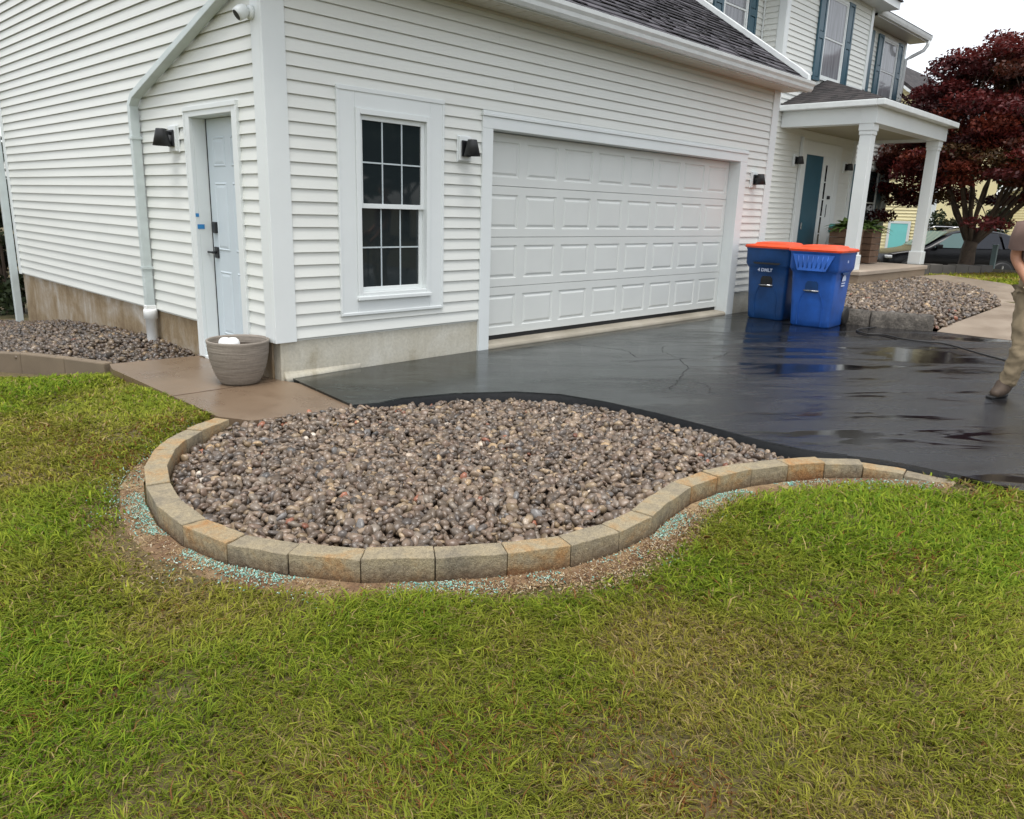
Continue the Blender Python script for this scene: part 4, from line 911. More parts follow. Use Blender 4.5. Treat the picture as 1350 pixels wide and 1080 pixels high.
def fingers(pts, edges, palm, dirn, side, curl):
    P0 = Vector(pts[palm][0]); d = Vector(dirn).normalized(); s2 = Vector(side).normalized(); cu = Vector(curl).normalized()
    for k, ln in enumerate((0.070, 0.078, 0.073, 0.058)):
        b = P0 + s2*(k-1.5)*0.019 + d*0.035; a1 = b + d*ln*.5 + cu*.012; a2 = a1 + d*ln*.15 + cu*ln*.45
        i = len(pts); pts += [(tuple(b), .0105), (tuple(a1), .0095), (tuple(a2), .008)]; edges += [(palm, i), (i, i+1), (i+1, i+2)]
    b = P0 - s2*.032 + d*.005; a1 = b + d*.03 - s2*.012 + cu*.02; i = len(pts); pts += [(tuple(b), .012), (tuple(a1), .0095)]; edges += [(palm, i), (i, i+1)]
fingers(body, be, 8, PF*.5+PL*.35+Vector((0,0,-.7)), -PF*.3+PL*.2-Vector((0,0,.9)).cross(PL)*.6, -PF*.4+PL*.8)
fingers(body, be, 12, PF*.8-PL*.5, Vector((0,0,-1)), -PL-PF*.3)
skin('body', body, be, 'skin', person, 2)
hb = MB(); hc = q(.045,.12,1.645); hv = []
for i in range(11):
    t = math.pi*i/10; 
    for j in range(16):
        a = 2*math.pi*j/16; r_ = math.sin(t); f = math.cos(a)*r_; l = math.sin(a)*r_; z = math.cos(t)
        w = 0.074*(1-0.18*max(0, -z)); nose = 0.022 if (j == 0 and i == 6) else (0.010 if j == 0 and i == 5 else 0.0); chin = 0.012*max(0, -z)*max(0, f)
        hb.v.append(tuple(Vector(hc) + PF*(0.095*f+nose+chin) + PL*(w*l) + Vector((0, 0, 0.118*z))))
hb.f += [(i*16+j, i*16+(j+1) % 16, (i+1)*16+(j+1) % 16, (i+1)*16+j) for i in range(10) for j in range(16)]
hd_ = hb.build('head', 'skin', person, True); hd_.modifiers.new('sub', 'SUBSURF').render_levels = 1
for sl2 in (-1, 1):
    mb = MB(); mb.lathe([(0.001,.011),(.009,.006),(.011,0),(.009,-.006),(.001,-.011)], 10, q(.128,.12+sl2*.03,1.655)); mb.build('eye', 'dark_plastic', person, True)
    mb = MB(); mb.tube([q(.045,.12+sl2*.070,1.61), q(.04,.12+sl2*.083,1.64), q(.04,.12+sl2*.082,1.67)], [.012,.018,.012], 8); mb.build('ear', 'skin', person, True)
mb = MB(); mb.tube([q(.130,.096,1.588), q(.136,.12,1.586), q(.130,.144,1.588)], [.004,.007,.004], 8); mb.build('mouth', 'shirt', person, True)
mb = MB(); mb.lathe([(0.104,0.0),(0.108,0.035),(0.098,0.085),(0.06,0.12),(0.001,0.13)], 20, q(.03,.12,1.665)); mb.build('hair', 'hair', person, True)
mb = MB(); rows_ = [(.86,.175,.125,.02),(.95,.172,.122,.03),(1.05,.165,.118,.04),(1.15,.168,.118,.05),(1.25,.180,.122,.075),(1.34,.188,.122,.09),(1.40,.175,.112,.10),(1.435,.135,.095,.105),(1.465,.085,.075,.11),(1.475,.072,.068,.11)]
for z, wl_, wf_, lc in rows_:
    for j in range(24):
        a_ = 2*math.pi*j/24; w_ = 1+0.035*math.sin(3*a_+z*23)*math.sin(z*31+j); mb.v.append(q(.02+wf_*math.cos(a_)*w_, lc+wl_*math.sin(a_)*w_, z))
mb.f += [(i*24+j, i*24+(j+1) % 24, (i+1)*24+(j+1) % 24, (i+1)*24+j) for i in range(len(rows_)-1) for j in range(24)]
mb.tube([q(.02,.05,1.36), q(.05,-.02,1.385), q(.065,-.065,1.385), q(.055,-.10,1.32), q(.035,-.125,1.235)], [.085,.088,.086,.078,.080], 14, False)
mb.tube([q(.02,.14,1.36), q(.0,.22,1.385), q(-.02,.28,1.38), q(-.025,.325,1.31), q(-.03,.355,1.23)], [.085,.088,.086,.078,.080], 14, False)
mb.build('t_shirt', 'shirt', person, True)
mb = MB()
for z, wl_, wf_ in ((.66,.15,.105),(.78,.195,.135),(.90,.190,.135),(.97,.180,.13),(.99,.170,.12)):
    for j in range(20): a_ = 2*math.pi*j/20; mb.v.append(q(.01+wf_*math.cos(a_), .02+wl_*math.sin(a_), z))
mb.f += [(i*20+j, i*20+(j+1) % 20, (i+1)*20+(j+1) % 20, (i+1)*20+j) for i in range(4) for j in range(20)]; mb.build('trouser_seat', 'khaki', person, True)
tr = [(q(0,.02,.93),(.15,.14)),(q(.01,-.10,.84),.108),(q(.055,-.125,.66),.098),(q(.07,-.145,.50),.082),(q(.05,-.165,.33),.074),(q(.0,-.19,.17),.070),(q(-.005,-.20,.085),.072),(q(.005,.14,.84),.108),(q(.04,.17,.66),.098),(q(.055,.19,.50),.082),(q(.02,.21,.33),.074),(q(-.01,.24,.085),.072)]
to = skin('trousers', tr, [(0,1),(1,2),(2,3),(3,4),(4,5),(5,6),(0,7),(7,8),(8,9),(9,10),(10,11)], 'khaki', person, 3)
tx = bpy.data.textures.new('folds', 'CLOUDS'); tx.noise_scale = 0.07; dm = to.modifiers.new('folds', 'DISPLACE'); dm.texture = tx; dm.strength = 0.05; dm.mid_level = 0.5; dm.texture_coords = 'GLOBAL'
for (f, l), (tf, tl) in (((-.01,-.20), (.10,-.31)), ((-.02,.24), (.17,.32))):
    skin('boot', [(q(f-.02,l,.16),(.062,.062)),(q(f-.01,l,.07),(.058,.058)),(q(f*.5+tf*.5,l*.5+tl*.5,.05),(.055,.048)),(q(tf,tl,.038),(.048,.036)),(q(f-.06,l+.02,.045),(.045,.04))], [(0,1),(1,2),(2,3),(1,4)], 'boot', person, 2)
    mb = MB(); d1 = Vector(q(tf,tl,0))-Vector(q(f-.06,l,0)); n1 = Vector((-d1.y, d1.x, 0)).normalized(); c0 = Vector(q(f-.06,l,0)) - d1.normalized()*.02; c1 = Vector(q(tf,tl,0)) + d1.normalized()*.03
    mb.prism([tuple((c0+n1*.045)[:2]), tuple((c0-n1*.045)[:2]), tuple((c1-n1*.03)[:2]), tuple((c1+n1*.03)[:2])], 0.001, 0.024, lambda u, v, w: (u, v, w)); mb.build('boot_sole', 'rubber', person, bevel=0.008)
# hose: looped in the hand, then down and away over the asphalt
def smooth(pts, n=8):
    out = []; p = [Vector(x) for x in pts]
    for i in range(len(p)-1):
        a, b, c, d = p[max(i-1, 0)], p[i], p[i+1], p[min(i+2, len(p)-1)]
        for k in range(n):
            t = k/n; out.append(0.5*((2*b)+(c-a)*t+(2*a-5*b+4*c-d)*t*t+(3*b-a-3*c+d)*t**3))
    return out + [p[-1]]
pb_ = PO + PL*0.24; H = lambda f, l, z: pb_ + PF*f + PL*(l+0.03+0.0624*z-0.162*z*z) + Vector((0, 0, z))
lp = [H(.24,-.03,.87), H(.26,-.09,.84), H(.27,-.125,.75), H(.26,-.08,.665), H(.25,.01,.66), H(.24,.06,.74), H(.22,.05,.80), H(.20,.15,.55), H(.14,.35,.2), H(.0,.5,.02), (4.9,-4.75,.012), (5.9,-4.3,.012), (6.6,-3.55,.012), (7.05,-3.04,.012), (7.0,-2.78,.012), (7.02,-2.55,.012), (7.16,-2.3,.012), (7.06,-2.12,.012), (7.3,-1.92,.012), (7.82,-1.98,.012)]
mb = MB(); mb.tube(smooth(lp), 0.0088, 8); tag(mb.build('hose', 'rubber', None, True), 'thin black hose looped in the hand and trailing over the wet driveway', 'hose')

# ---------------------------------------------------------------- porch things
def frond_plant(parent, n, L, zc, mat='fern'):
    V, F = [], []
    for i in range(n):
        a = random.uniform(0, 6.28); el = random.uniform(0.35, 1.25); Ln = L*random.uniform(.6, 1.1); d = Vector((math.cos(a), math.sin(a), 0)); sd_ = Vector((-d.y, d.x, 0)); prev = None
        for k in range(7):
            t = k/6; p = d*(Ln*t*math.cos(el)) + Vector((0, 0, zc + Ln*(math.sin(el)*t - 0.55*t*t))); w = 0.05*math.sin(math.pi*min(1, t*.9+.12)); b = len(V)
            V += [tuple(p-sd_*w-Vector((0,0,w*.3))), tuple(p), tuple(p+sd_*w-Vector((0,0,w*.3)))]
            if k: F += [(b-3,b-2,b+1,b),(b-2,b-1,b+2,b+1)]
    mb = MB(); mb.add(V, F); return mb.build('fronds', mat, parent, True)
for loc, lab in (((13.50,0.80,0.50), 'tall brown wooden planter with fern left of the nearer porch post'), ((14.52,0.80,0.50), 'tall brown wooden planter with fern right of the nearer porch post')):
    t = thing('wooden_planter', lab, 'planter', loc, 0, 'wooden planters on the porch')
    for i in range(5): part('slat', 'planter_wood', [((-.25,-.255,.02+i*.135),(.25,.25,.145+i*.135))], t, 0.006)
    part('rim', 'planter_wood', [((-.275,-.275,.69),(.275,.275,.73))], t, 0.006)
    frond_plant(t, 90, 0.62, 0.71)
t = thing('bottle', 'white bottle with teal cap beside the front door', 'bottle', (13.78,1.22,0.50))
mb = MB(); mb.lathe([(.001,0),(.10,0),(.105,.02),(.105,.42),(.07,.55),(.045,.60),(.045,.66)], 20); mb.build('bottle_body', 'pvc', t, True)
mb = MB(); mb.lathe([(.06,.63),(.075,.64),(.075,.78),(.05,.82),(.001,.82)], 20); mb.build('cap', 'aqua', t, True)

# ---------------------------------------------------------------- leaves
def leaf_cloud(centres, radii, n_each, size, cols, seed, flat=0.35, droop=0.3):
    r = np.random.default_rng(seed); n = len(centres)*n_each
    C_ = np.repeat(centres, n_each, 0); RR = np.repeat(radii, n_each, 0)
    u = r.normal(size=(n, 3)); u /= np.linalg.norm(u, axis=1)[:, None]; u *= (r.random((n, 1))**0.45)
    P = C_ + u*RR
    nrm = r.normal(size=(n, 3))*np.array([1, 1, 0.6]) + np.array([0, 0, flat*3]); nrm /= np.linalg.norm(nrm, axis=1)[:, None]
    t = r.normal(size=(n, 3)); t -= nrm*(t*nrm).sum(1)[:, None]; t /= np.linalg.norm(t, axis=1)[:, None]; b = np.cross(nrm, t)
    s = (size*(0.6+0.8*r.random(n)))[:, None]
    V = np.stack([P - t*s, P + b*s*.55 - nrm*s*.1, P + t*s*1.1 - nrm*s*droop, P - b*s*.55 - nrm*s*.1], 1)
    ci = r.choice(len(cols), len(centres)); cc = np.repeat(np.array(cols)[ci], n_each, 0)*(0.65+0.7*r.random((n, 1)))
    # a little brighter where young leaves sit at the tips
    return V.reshape(-1, 3), np.arange(n*4).reshape(n, 4), np.repeat(cc, 4, 0)
def limb(mb, p0, p1, r0, r1, bend=0.15, n=6):
    p0, p1 = Vector(p0), Vector(p1); d = p1-p0; off = Vector((random.uniform(-1, 1), random.uniform(-1, 1), random.uniform(-.3, .6)))*bend*d.length
    pts = [p0 + d*(k/n) + off*math.sin(math.pi*k/n)*0.5 + Vector((random.uniform(-1,1), random.uniform(-1,1), 0))*0.012*d.length for k in range(n+1)]
    mb.tube(pts, [r0+(r1-r0)*k/n for k in range(n+1)], 7); return pts
def make_tree(name, label, base, h0, centre, R_, ztop, zlow, n_cl, n_each, lsize, cols, trunk_r, stems, seed, shape=3.0, group=None):
    random.seed(seed); r = np.random.default_rng(seed)
    t = thing(name, label, 'tree', base, 0, group); mb = MB(); cl = []
    while len(cl) < n_cl:
        a, rr = r.random()*6.283, R_*math.sqrt(r.random()); zt_ = ztop-(ztop-zlow)*0.62*(rr/R_)**shape; zb_ = zlow+(0.30*(ztop-zlow))*(1-(rr/R_)**2)*0.5
        w = r.random()**0.6; cl.append((centre[0]+rr*math.cos(a), centre[1]+rr*math.sin(a), zb_+(zt_-zb_)*w))
    cl = np.array(cl)
    tips = []
    limb(mb, (0,0,-0.3), (0.05,-0.03,h0), trunk_r*1.25, trunk_r, 0.04)
    for i in range(stems):
        a = 6.283*i/stems+random.uniform(-.3,.3); tgt = (centre[0]+R_*.55*math.cos(a), centre[1]+R_*.55*math.sin(a), zlow+(ztop-zlow)*random.uniform(.35,.6))
        pts = limb(mb, (0.05,-0.03,h0-.12), tgt, trunk_r*random.uniform(.26,.42), trunk_r*.10, 0.18, 8); tips += pts[3:]
    tips = np.array([p[:] for p in tips])
    for c in cl[::2]:
        j = np.argmin(((tips-c)**2).sum(1)); limb(mb, tips[j], c, trunk_r*.12, trunk_r*.03, 0.1, 4)
    mb.build('trunk', 'bark', t, True)
    rad = np.c_[R_*(.12+.14*r.random(n_cl)), R_*(.12+.14*r.random(n_cl)), R_*(.045+.045*r.random(n_cl))]
    V, F, c = leaf_cloud(cl, rad, n_each, lsize, cols, seed+1)
    link('crown', npmesh('crown', V, F, c, 'leaf'), None, t)
    return t
RED = [(0.088,0.013,0.013),(0.115,0.017,0.014),(0.065,0.011,0.011),(0.15,0.029,0.015),(0.042,0.010,0.010),(0.075,0.021,0.011),(0.062,0.032,0.010)]
make_tree('maple_tree', 'dark red leaved maple tree beside the porch with a short forking trunk', (19.04,-0.12,0.25), 0.72, (0.42,-0.42), 2.75, 5.45, 1.10, 320, 330, 0.047, RED, 0.165, 17, 21, 3.6)

# ---------------------------------------------------------------- cars
def make_car(loc, rz, mat, label, gl='car_glass'):
    t = thing('parked_car', label, 'car', loc, rz, 'dark cars parked behind the maple')          # local +X is the front
    st = [(2.28,.42,.62,.66,.55),(2.22,.30,.74,.80,.74),(2.05,.25,.84,.88,.84),(1.6,.23,.93,.96,.90),(1.15,.22,1.0,1.02,.92),(0.95,.22,1.02,1.10,.92),(0.25,.22,1.04,1.55,.92),(-0.3,.22,1.05,1.65,.92),(-1.2,.22,1.06,1.63,.92),(-1.75,.24,1.08,1.52,.91),(-2.15,.28,1.08,1.22,.86),(-2.28,.36,.98,1.0,.74),(-2.32,.46,.8,.82,.6)]
    mb = MB(); K = 9
    for x, zs, zb_, zr, w in st:
        gh = zr-zb_; wr = w*(0.92 if gh < .15 else 0.92-0.17*min(1, gh/.55)); zm_ = zs+(zb_-zs)*.55
        half = [(0,zs),(w*.86,zs),(w*.97,zs+.10),(w,zm_),(w*.955,zb_),(wr,zr-.07*min(1, gh/.3)-.01),(wr*.88,zr-.005),(wr*.5,zr+.018),(0,zr+.022)]
        mb.v += [(x, y, z) for y, z in half] + [(x, -y, z) for y, z in half[-2:0:-1]]
    n = 2*K-2
    for i in range(len(st)-1): mb.f += [(i*n+j, i*n+(j+1) % n, (i+1)*n+(j+1) % n, (i+1)*n+j) for j in range(n)]
    mb.f += [tuple(range(n)), tuple(range((len(st)-1)*n, len(st)*n))]
    b = mb.build('body', mat, t, True); b.modifiers.new('sub', 'SUBSURF').render_levels = 1
    def side(xz, mat_, nm, off=0.012, par=b):
        for sy in (-1, 1):
            mb = MB(); mb.add([(x, sy*(0.905 - 0.21*max(0, (z-1.05)/.58) + off), z) for x, z in xz], [tuple(range(len(xz)))]); mb.build(nm, mat_, par)
    side([(0.80,1.08),(0.22,1.50),(-0.28,1.57),(-0.28,1.08)], gl, 'front_window'); side([(-0.36,1.08),(-0.36,1.57),(-1.18,1.54),(-1.30,1.09)], 'car_glass_dark', 'rear_window'); side([(-1.38,1.10),(-1.27,1.53),(-1.72,1.44),(-1.90,1.14)], 'car_glass_dark', 'quarter_window')
    mb = MB(); mb.add([(1.0,-.70,1.09),(1.0,.70,1.09),(.27,.60,1.545),(.27,-.60,1.545)], [(0,1,2,3)]); o = mb.build('windscreen', gl, b); o.location = (.03,0,.02)
    for sy in (-1, 1):
        part('headlight', 'headlight', [((2.02,sy*.74-.16,.70),(2.19,sy*.74+.12,.80))], b, .03); part('tail_light', 'taillight', [((-2.26,sy*.66-.14,.85),(-2.1,sy*.66+.14,1.0))], b, .02)
        part('sill_trim', 'steel', [((-1.0,sy*.90-.012,.27),(0.98,sy*.90+.012,.305))], b, .004); part('mirror', mat, [((.62,sy*1.02-.10,1.05),(.78,sy*1.02+.07,1.18))], b, .03)
        mb = MB(); mb.tube([(.3,sy*.62,1.64),(.1,sy*.64,1.70),(-1.1,sy*.64,1.70),(-1.4,sy*.62,1.64)], .018, 6); mb.build('roof_rail', 'steel', b, True)
        for x in (1.40, -1.38):
            mb = MB(); mb.tube([(x,sy*.70,.34),(x,sy*.915,.34)], .405, 28); mb.build('wheel_arch', 'dark_plastic', b)
            mb = MB(); mb.tube([(x,sy*.72,.34),(x,sy*.73,.34),(x,sy*.925,.34),(x,sy*.935,.34)], [.30,.345,.345,.30], 28); w = mb.build('wheel', 'rubber', t, True)
            mb = MB(); mb.tube([(x,sy*.935,.34),(x,sy*.938,.34)], .225, 24); mb.build('hub_disc', 'dark_plastic', w)
            for k in range(5):
                a = 6.283*k/5+.3; mb = MB(); mb.tube([(x,sy*.945,.34),(x+.235*math.cos(a),sy*.945,.34+.235*math.sin(a))], [.04,.032], 6); mb.build('spoke', 'steel', w)
    return t
make_car((24.75,1.98,-0.42), R(133), 'car_black', 'black car parked sideways right behind the maple trunk')
make_car((25.5,6.1,-0.55), R(-75), 'car_grey', 'dark grey car nose just showing past the house corner', 'car_glass_dark')
# grey-green post and block wall, grass verge
gp_ = thing('grey_post', 'slim grey green metal post on a foot plate right of the maple trunk', 'post', (21.25,-0.22,0.16))
part('post_shaft', 'post_grey', [((-.06,-.06,0.03),(.06,.06,.68))], gp_, .01); part('foot_plate', 'post_grey', [((-.12,-.35,0),(.12,.12,.035))], gp_, .006); part('cap', 'post_grey', [((-.07,-.07,.68),(.07,.07,.72))], gp_, .01)
bw = thing('block_wall', 'low row of grey stone blocks behind the strip of grass', 'wall')
a, b = Vector((15.75,0.30)), Vector((18.6,-0.95)); d_ = (b-a).normalized(); nn = Vector((-d_.y, d_.x))
for i in range(7):
    p0 = a + d_*(i*.42+.006); p1 = a + d_*((i+1)*.42-.006); zt_ = .46+random.uniform(-.015,.015); mb = MB()
    mb.prism([tuple(p0), tuple(p1), tuple(p1+nn*.25), tuple(p0+nn*.25)], 0.05, zt_, lambda u, v, w: (u, v, w)); mb.build('block', 'wall_block', bw, bevel=0.015)

# ---------------------------------------------------------------- neighbours
def gable_house(name, label, x, y0, y1, zb, ze, zp, mat, depth, trims=True):
    """gable end faces -X at x"""
    h = thing(name, label, 'house'); ym = (y0+y1)/2; mb = MB(); z = zb
    while z < zp-.05:
        zz = z+.13; f = lambda zz_: (0 if zz_ < ze else (zz_-ze)/(zp-ze)*(y1-y0)/2)
        a0, a1 = f(z), f(zz)
        mb.add([(x-.045,y0+a0,z),(x-.045,y1-a0,z),(x-.004,y1-a1,zz),(x-.004,y0+a1,zz),(x,y0+a0,z),(x,y1-a0,z)], [(0,1,2,3),(0,4,5,1)]); z = zz
    mb.prism([(y0,zb-.8),(y1,zb-.8),(y1,ze),(ym,zp),(y0,ze)], x+.001, x+depth, lambda u, v, w: (w, u, v)); mb.build('wall', mat, h)
    mb = MB(); o = .35; s2 = (zp-ze)/((y1-y0)/2)
    for sy, yy in ((-1, y0), (1, y1)): mb.prism([(ym,zp+.02),(ym,zp+.2),(yy+sy*o,ze-s2*o+.2),(yy+sy*o,ze-s2*o+.02)], x-.35, x+depth+.3, lambda u, v, w: (w, u, v))
    mb.build('roof', 'shingle_dark', h)
    mb = MB()
    for sy, yy in ((-1, y0), (1, y1)): mb.prism([(ym,zp+.0),(ym,zp+.06),(yy+sy*o,ze-s2*o+.06),(yy+sy*o,ze-s2*o-.12)], x-.37, x-.33, lambda u, v, w: (w, u, v))
    mb.build('rake_board', 'trim', h)
    for yy in (y0, y1): part('corner_post', 'trim', [((x-.08,yy-.09,zb-.6),(x-.046,yy+.09,ze))], h, 0)
    return h
yh = gable_house('neighbour_house', 'yellow sided house with aqua door seen through the porch posts', 31.6, 4.5, 12.1, -0.6, 5.3, 8.15, 'yellow_vinyl', 9)
dr = part('door', 'aqua', [((31.50,5.35,-0.6),(31.53,6.03,1.32))], yh, 0); part('door_trim', 'trim', [((31.49,5.25,-.6),(31.535,5.35,1.42)), ((31.49,6.03,-.6),(31.535,6.13,1.42)), ((31.49,5.35,1.32),(31.535,6.03,1.42))], dr, 0)
y2 = gable_house('neighbour_house', 'pale yellow house far behind the maple at the right edge', 44.5, -7.0, 4.9, -0.2, 3.0, 6.5, 'yellow_vinyl', 9)
part('window', 'glass', [((44.44,2.2,0.9),(44.47,3.1,2.2))], y2, 0)
def leafy(name, label, cat, base, cl, rad, n_each, size, cols, seed, stem=None, group=None):
    t = thing(name, label, cat, base, 0, group); V, F, c = leaf_cloud(np.array(cl), np.array(rad), n_each, size, cols, seed, 0.15)
    link('foliage', npmesh('foliage', V, F, c, 'leaf'), None, t)
    mb = MB(); random.seed(seed)
    for k in range(stem or 5): limb(mb, (random.uniform(-.1,.1), random.uniform(-.1,.1), -.2), cl[(k*7) % len(cl)], .035, .008, .1, 5)
    mb.build('stems', 'bark', t, True); return t
GRN = [(0.016,0.026,0.008),(0.024,0.036,0.012),(0.010,0.018,0.007),(0.045,0.040,0.016)]
def blob(n, rx, ry, h, seed):
    r = np.random.default_rng(seed); o = []
    for i in range(n): a = r.random()*6.28; q_ = math.sqrt(r.random()); z = r.random(); s3 = (1-.55*z*z); o.append((rx*q_*math.cos(a)*s3, ry*q_*math.sin(a)*s3, 0.15+z*h))
    return np.array(o)
for i, (bx, by, hh, lab) in enumerate(((0.35,9.3,2.6,'dark evergreen shrub at the back corner of the garage'), (-1.3,10.8,2.9,'dark shrub further behind the garage at the left edge'))):
    cl = blob(60, 1.0, 1.0, hh, 40+i); leafy('shrub', lab, 'shrub', (bx,by,-.55), cl, np.full((60,3), .28), 130, .05, GRN, 60+i, 6, 'shrubs behind the garage')
for i, (bx, by, hh, lab) in enumerate(((27.2,2.9,1.5,'dark clipped shrub beside the yellow house corner'), (28.0,1.4,1.6,'dark clipped shrub behind the black car'))):
    cl = blob(40, .8, .8, hh, 80+i); leafy('shrub', lab, 'shrub', (bx,by,.05), cl, np.full((40,3), .25), 110, .06, GRN, 90+i, 5, 'shrubs by the yellow house')
FAR = [(0.030,0.048,0.014),(0.045,0.065,0.020),(0.022,0.036,0.012)]
for i, (bx, by, hh, R2) in enumerate(((62,-2,9,4.5),(58,-14,10,5),(66,12,11,5.5),(52,-24,9,4.5))):
    make_tree('background_tree', ('broad green tree far behind the pale yellow house','green tree far right beyond the driveway','tall green tree far behind the yellow house','green tree at the far right of the street')[i], (bx,by,0), 2.0, (0,0), R2, hh, 2.0, 90, 110, .24, FAR, .25, 6, 120+i, 2.5, 'far green trees')
# ---------------------------------------------------------------- grass
LAWN_BLOCK = [BED_OUT, DRIVE, PAD, SIDE_BED + [], [(-0.7,1.3),(-1.2,2.0),(-1.75,3.0),(-2.8,6.4),(-2.2,6.4),(-0.7,1.6)], [(0,-0.3),(8,-0.3),(8,8),(0,8)], RBED, [p[:2] for p in wk]]
def grass_points(box, dens):
    x0, x1, y0, y1 = box; n = int((x1-x0)*(y1-y0)*dens); return np.c_[x0+(x1-x0)*rng.random(n), y0+(y1-y0)*rng.random(n)]
def lawn_filter(P):
    ok = np.ones(len(P), bool)
    for poly in LAWN_BLOCK: ok &= ~in_poly(P, poly)
    return P[ok]
def in_view(P, margin=1.25):
    dx, dy2 = P[:,0]-CAM.x, P[:,1]-CAM.y; z = ground_z(P)-CAM.z
    dep = dx*fw.x+dy2*fw.y+z*fw.z; sx = (dx*rx.x+dy2*rx.y+z*rx.z)/np.maximum(dep, .05); sy_ = (dx*dy.x+dy2*dy.y+z*dy.z)/np.maximum(dep, .05)
    return (dep > 0.3) & (np.abs(sx) < 0.664*margin) & (sy_ < 0.531*margin)
parts = []
P = grass_points((-11.0, 2.2, -10.0, 7.5), 20000); vis = in_view(P, 1.12); rr_ = np.hypot(P[:,0]-CAM.x, P[:,1]-CAM.y); P = P[(vis & (rr_ < 12)) | ((rng.random(len(P)) < 0.16) & (rr_ < 7.5))]; P = lawn_filter(P)
dist = np.hypot(P[:,0]-CAM.x, P[:,1]-CAM.y)
keep = np.clip(np.where(dist < 2.6, 1.0, (2.6/dist)**0.95), 0.12, 1)
de = seg_dist(P, EDGE_OUT); left = np.clip((-1.2-P[:,0])/0.8, 0, 1)*np.clip((P[:,1]+3.2)/0.8, 0, 1)*np.clip((-0.9-P[:,1])/.5, 0, 1); front = np.clip((P[:,0]+1.3)/.3, 0, 1)*np.clip((0.25-P[:,0])/.3, 0, 1)*np.clip((-3.45-P[:,1])/.1, 0, 1); bare = np.clip((de-0.01-0.05*left-0.07*front)/(0.06+(0.20+0.24*left)*fbm(P, 2.2, 31)), 0, 1)
keep = keep*np.clip(bare**1.3, 0.15, 1)
patch = fbm(P, 1.5, 77); keep = keep*np.clip(0.55+1.1*patch, 0.4, 1.0)
keep = keep*np.clip((fbm(P, 3.5, 15)-0.12)*4, 0.55, 1)
m_ = rng.random(len(P)) < keep; P, dist, bare, patch = P[m_], dist[m_], bare[m_], patch[m_]
# verge by the block wall, coarse
Pv = grass_points((13.2, 18.6, -3.2, -0.1), 700); Pv = Pv[in_poly(Pv, [(14.2,-2.35),(15.5,-0.75),(15.7,-0.15),(18.4,-1.15),(18.6,-3.2),(15.0,-3.2)])]; Pv = lawn_filter(Pv)
cell = np.floor(P/0.075); hx = np.modf(np.abs(np.sin(cell[:,0]*127.1+cell[:,1]*311.7)*43758.5))[0]; hy_ = np.modf(np.abs(np.sin(cell[:,0]*269.5+cell[:,1]*183.3)*24634.6))[0]
cen = (cell+np.c_[hx, hy_])*0.075; tuft = (rng.random(len(P)) < 0.36) & (hx+hy_ > 0.75)
P = np.where(tuft[:,None], cen+(P-cen)*0.55, P); tang = np.arctan2(P[:,1]-cen[:,1], P[:,0]-cen[:,0])
n = len(P)
def blades(P, dist, bare, patch, hs=1.0, ws=1.0, bright=1.0, tuft=None, tang=None):
    n = len(P); z = ground_z(P)-0.004; hn = fbm(P, 2.6, 55); vig = np.clip((fbm(P, 1.1, 91)-0.28)*2.4, 0, 1)
    th_ = rng.random(n) < 0.24+0.6*(1-bare); h = (0.017+0.025*hn+0.021*rng.random(n)**2)*np.where(th_, 0.35, 1.0)*hs*(0.45+0.55*bare)*(0.75+0.5*vig); w = (0.0011+0.0015*rng.random(n)+0.0022*(rng.random(n) < .07))*ws*np.clip(dist/2.4, 0.9, 3.2)
    th = fbm(P, 0.9, 12)*9 + rng.normal(0, 1.15, n)
    if tuft is not None: th = np.where(tuft, tang+rng.normal(0, .45, n), th); h = np.where(tuft & ~th_, h*1.12, h)
    lean = np.where(th_, 0.02+0.035*rng.random(n), h*(0.35+1.25*rng.random(n))); d = np.c_[np.cos(th), np.sin(th)]
    th2 = th + rng.normal(0, .28, n); d2 = np.c_[np.cos(th2), np.sin(th2)]; s_ = np.c_[-np.sin(th), np.cos(th)]
    B = np.c_[P, z]; Mi = np.c_[P+d*(lean*.35)[:,None], z+h*.68]; T = np.c_[P+d*(lean*.35)[:,None]+d2*(lean*.75)[:,None], z+h*np.where(th_, 0.6, 1.02-0.35*rng.random(n)*np.minimum(lean/h, 1.6))]
    S = np.c_[s_, np.zeros(n)]*w[:,None]
    V = np.stack([B-S, B+S, Mi+S*.85, Mi-S*.85, T], 1).reshape(-1, 3)
    k = np.arange(n)[:,None]*5; F = np.stack([k+[0,1,2], k+[0,2,3], k+[3,2,4]], 1).reshape(-1, 3)
    g1, g2 = np.array([0.092,0.182,0.012]), np.array([0.29,0.35,0.032]); ol = np.array([0.275,0.25,0.042]); dry = np.array([0.38,0.29,0.125]); rust = np.array([0.22,0.10,0.035])
    t = rng.random((n,1)); c = g1*(1-t)+g2*t; v = vig[:,None]; c = c*v + (ol*(.75+.5*t))*(1-v)
    dr = rng.random(n) < (0.07+0.65*(1-bare)+0.36*np.clip(.6-vig, 0, 1)); c[dr] = (dry*(.45+.75*rng.random((n,1))))[dr]
    dt = th_ & (rng.random(n) < .55); c[dt] = (dry*(.30+.8*rng.random((n,1))))[dt]
    ru = rng.random(n) < (0.015+0.45*np.clip(fbm(P, 1.9, 63)-.58, 0, 1)*3); c[ru] = rust
    c = c*(0.75+0.5*rng.random((n,1)))*bright; C3 = np.repeat(c[:,None,:], 5, 1)
    return V, F, C3.reshape(-1, 3)
V, F, c = blades(P, dist, bare, patch, 1.0, np.where(in_view(P, 1.12), 1.0, 1.9), 1.0, tuft, tang)
go = link('lawn_grass', npmesh('lawn_grass', V, F, c, 'blade'), None); go['kind'] = 'stuff'; tag(go, 'patchy green and straw coloured lawn around the pebble bed', 'grass')
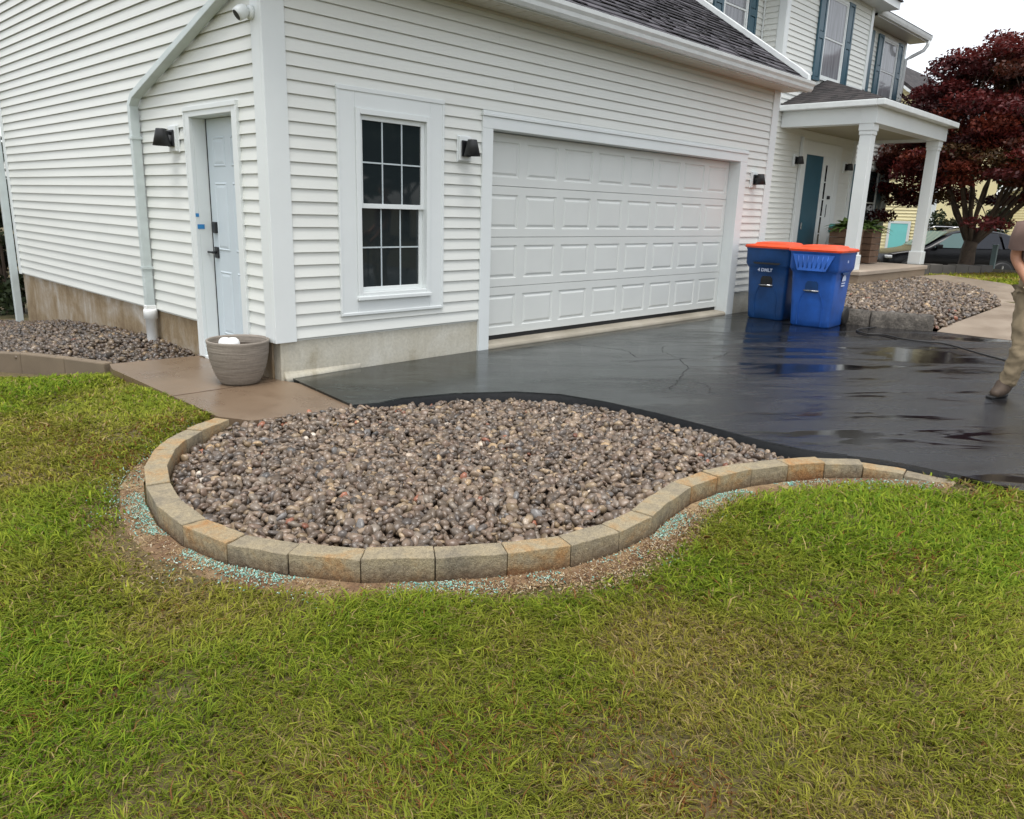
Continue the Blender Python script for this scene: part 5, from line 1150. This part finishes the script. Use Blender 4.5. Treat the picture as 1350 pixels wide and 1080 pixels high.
V, F, c = blades(Pv, np.full(len(Pv), 6.0), np.ones(len(Pv)), np.ones(len(Pv)), 1.6, 2.0, 1.2)
V[:,2] += 0.02
go = link('verge_grass', npmesh('verge_grass', V, F, c, 'blade'), None); go['kind'] = 'stuff'; tag(go, 'thin strip of green grass between the walkway and the block wall', 'grass')
# ---------------------------------------------------------------- seed mulch along the edging
def along(n, spread, seed, thr):
    r = np.random.default_rng(seed); L = EDGE_OUT; i = r.integers(0, len(L)-1, n); t = r.random(n); a = np.array(L); p = a[i]*(1-t[:,None])+a[i+1]*t[:,None]; dl = a[i+1]-a[i]; dl /= np.linalg.norm(dl, axis=1)[:,None]
    off = 0.012+np.abs(r.normal(0, spread, n)); p = p - np.c_[-dl[:,1], dl[:,0]]*off[:,None]; k = fbm(p, 3.4, seed+5) > thr
    p = p[k]; bad = in_poly(p, BED_OUT) | in_poly(p, DRIVE) | in_poly(p, PAD); return p[~bad]
def flakes(P, size, cols, seed, flat=0.35, lift=0.016, el=1.0):
    r = np.random.default_rng(seed); n = len(P); v, f = ICO[1]; v = v.copy()
    sc = np.c_[size*el*(.6+.9*r.random(n)), size/el*(.4+.5*r.random(n)), size*flat*(.6+.6*r.random(n))]; V = np.repeat(v[None], n, 0)*(1+.5*(r.random((n, len(v), 1))-.5))*sc[:,None,:]
    V = np.einsum('nij,nkj->nki', rotm(n), V) + np.c_[P, ground_z(P)+lift+0.006*r.random(n)][:,None,:]
    F = (f[None]+(np.arange(n)*len(v))[:,None,None]).reshape(-1, 3); cc = np.array(cols)[r.integers(0, len(cols), n)]*(.7+.5*r.random((n,1)))
    return V.reshape(-1, 3), F, np.repeat(cc[:,None,:], len(v), 1).reshape(-1, 3)
MINT = [(0.22,0.46,0.38),(0.32,0.56,0.48),(0.16,0.36,0.31),(0.45,0.58,0.50)]; STRAW = [(0.36,0.26,0.13),(0.46,0.35,0.20),(0.26,0.16,0.075),(0.50,0.43,0.31),(0.15,0.085,0.042),(0.12,0.065,0.035)]
p = np.concatenate([along(5200, 0.045, 201, 0.55), along(2600, 0.12, 207, 0.50)]); V, F, c = flakes(p, 0.0048, MINT, 9, 0.3, 0.014, 1.25)
o = link('seed_mulch', npmesh('seed_mulch', V, F, c, 'granule', True), None); o['kind'] = 'stuff'; tag(o, 'mint green seed mulch flecks scattered along the block edging', 'mulch')
p = np.concatenate([along(6000, 0.06, 301, 0.42), along(3000, 0.15, 305, 0.48)]); r9 = np.random.default_rng(5); pc = np.c_[r9.uniform(-1.45, 0.30, 22000), r9.uniform(-4.4, -3.4, 22000)]; d9 = seg_dist(pc, EDGE_OUT); pc = pc[(~in_poly(pc, BED_OUT)) & (d9 < 0.02+0.34*fbm(pc, 2.6, 8)) & (fbm(pc, 2.0, 19) > 0.30)]
p = np.concatenate([p, pc]); V, F, c = flakes(p, 0.0050, STRAW, 10, 0.22, 0.010, 1.55)
o = link('straw_bits', npmesh('straw_bits', V, F, c, 'granule', True), None); o['kind'] = 'stuff'; tag(o, 'tan straw and seed bits on bare soil beside the block edging', 'straw')
for i, (bx, by, hh, R2) in enumerate(((17,-25,8,4.2),(25,-30,9,5),(10,-31,9,4.5))):
    make_tree('background_tree', ('green tree across the street mirrored in the garage window','broad green tree across the street behind the camera to the right','green tree across the street straight behind the camera')[i], (bx,by,-.1), 2.0, (0,0), R2, hh, 1.6, 90, 110, .22, FAR, .22, 6, 140+i, 2.5, 'green trees across the street')
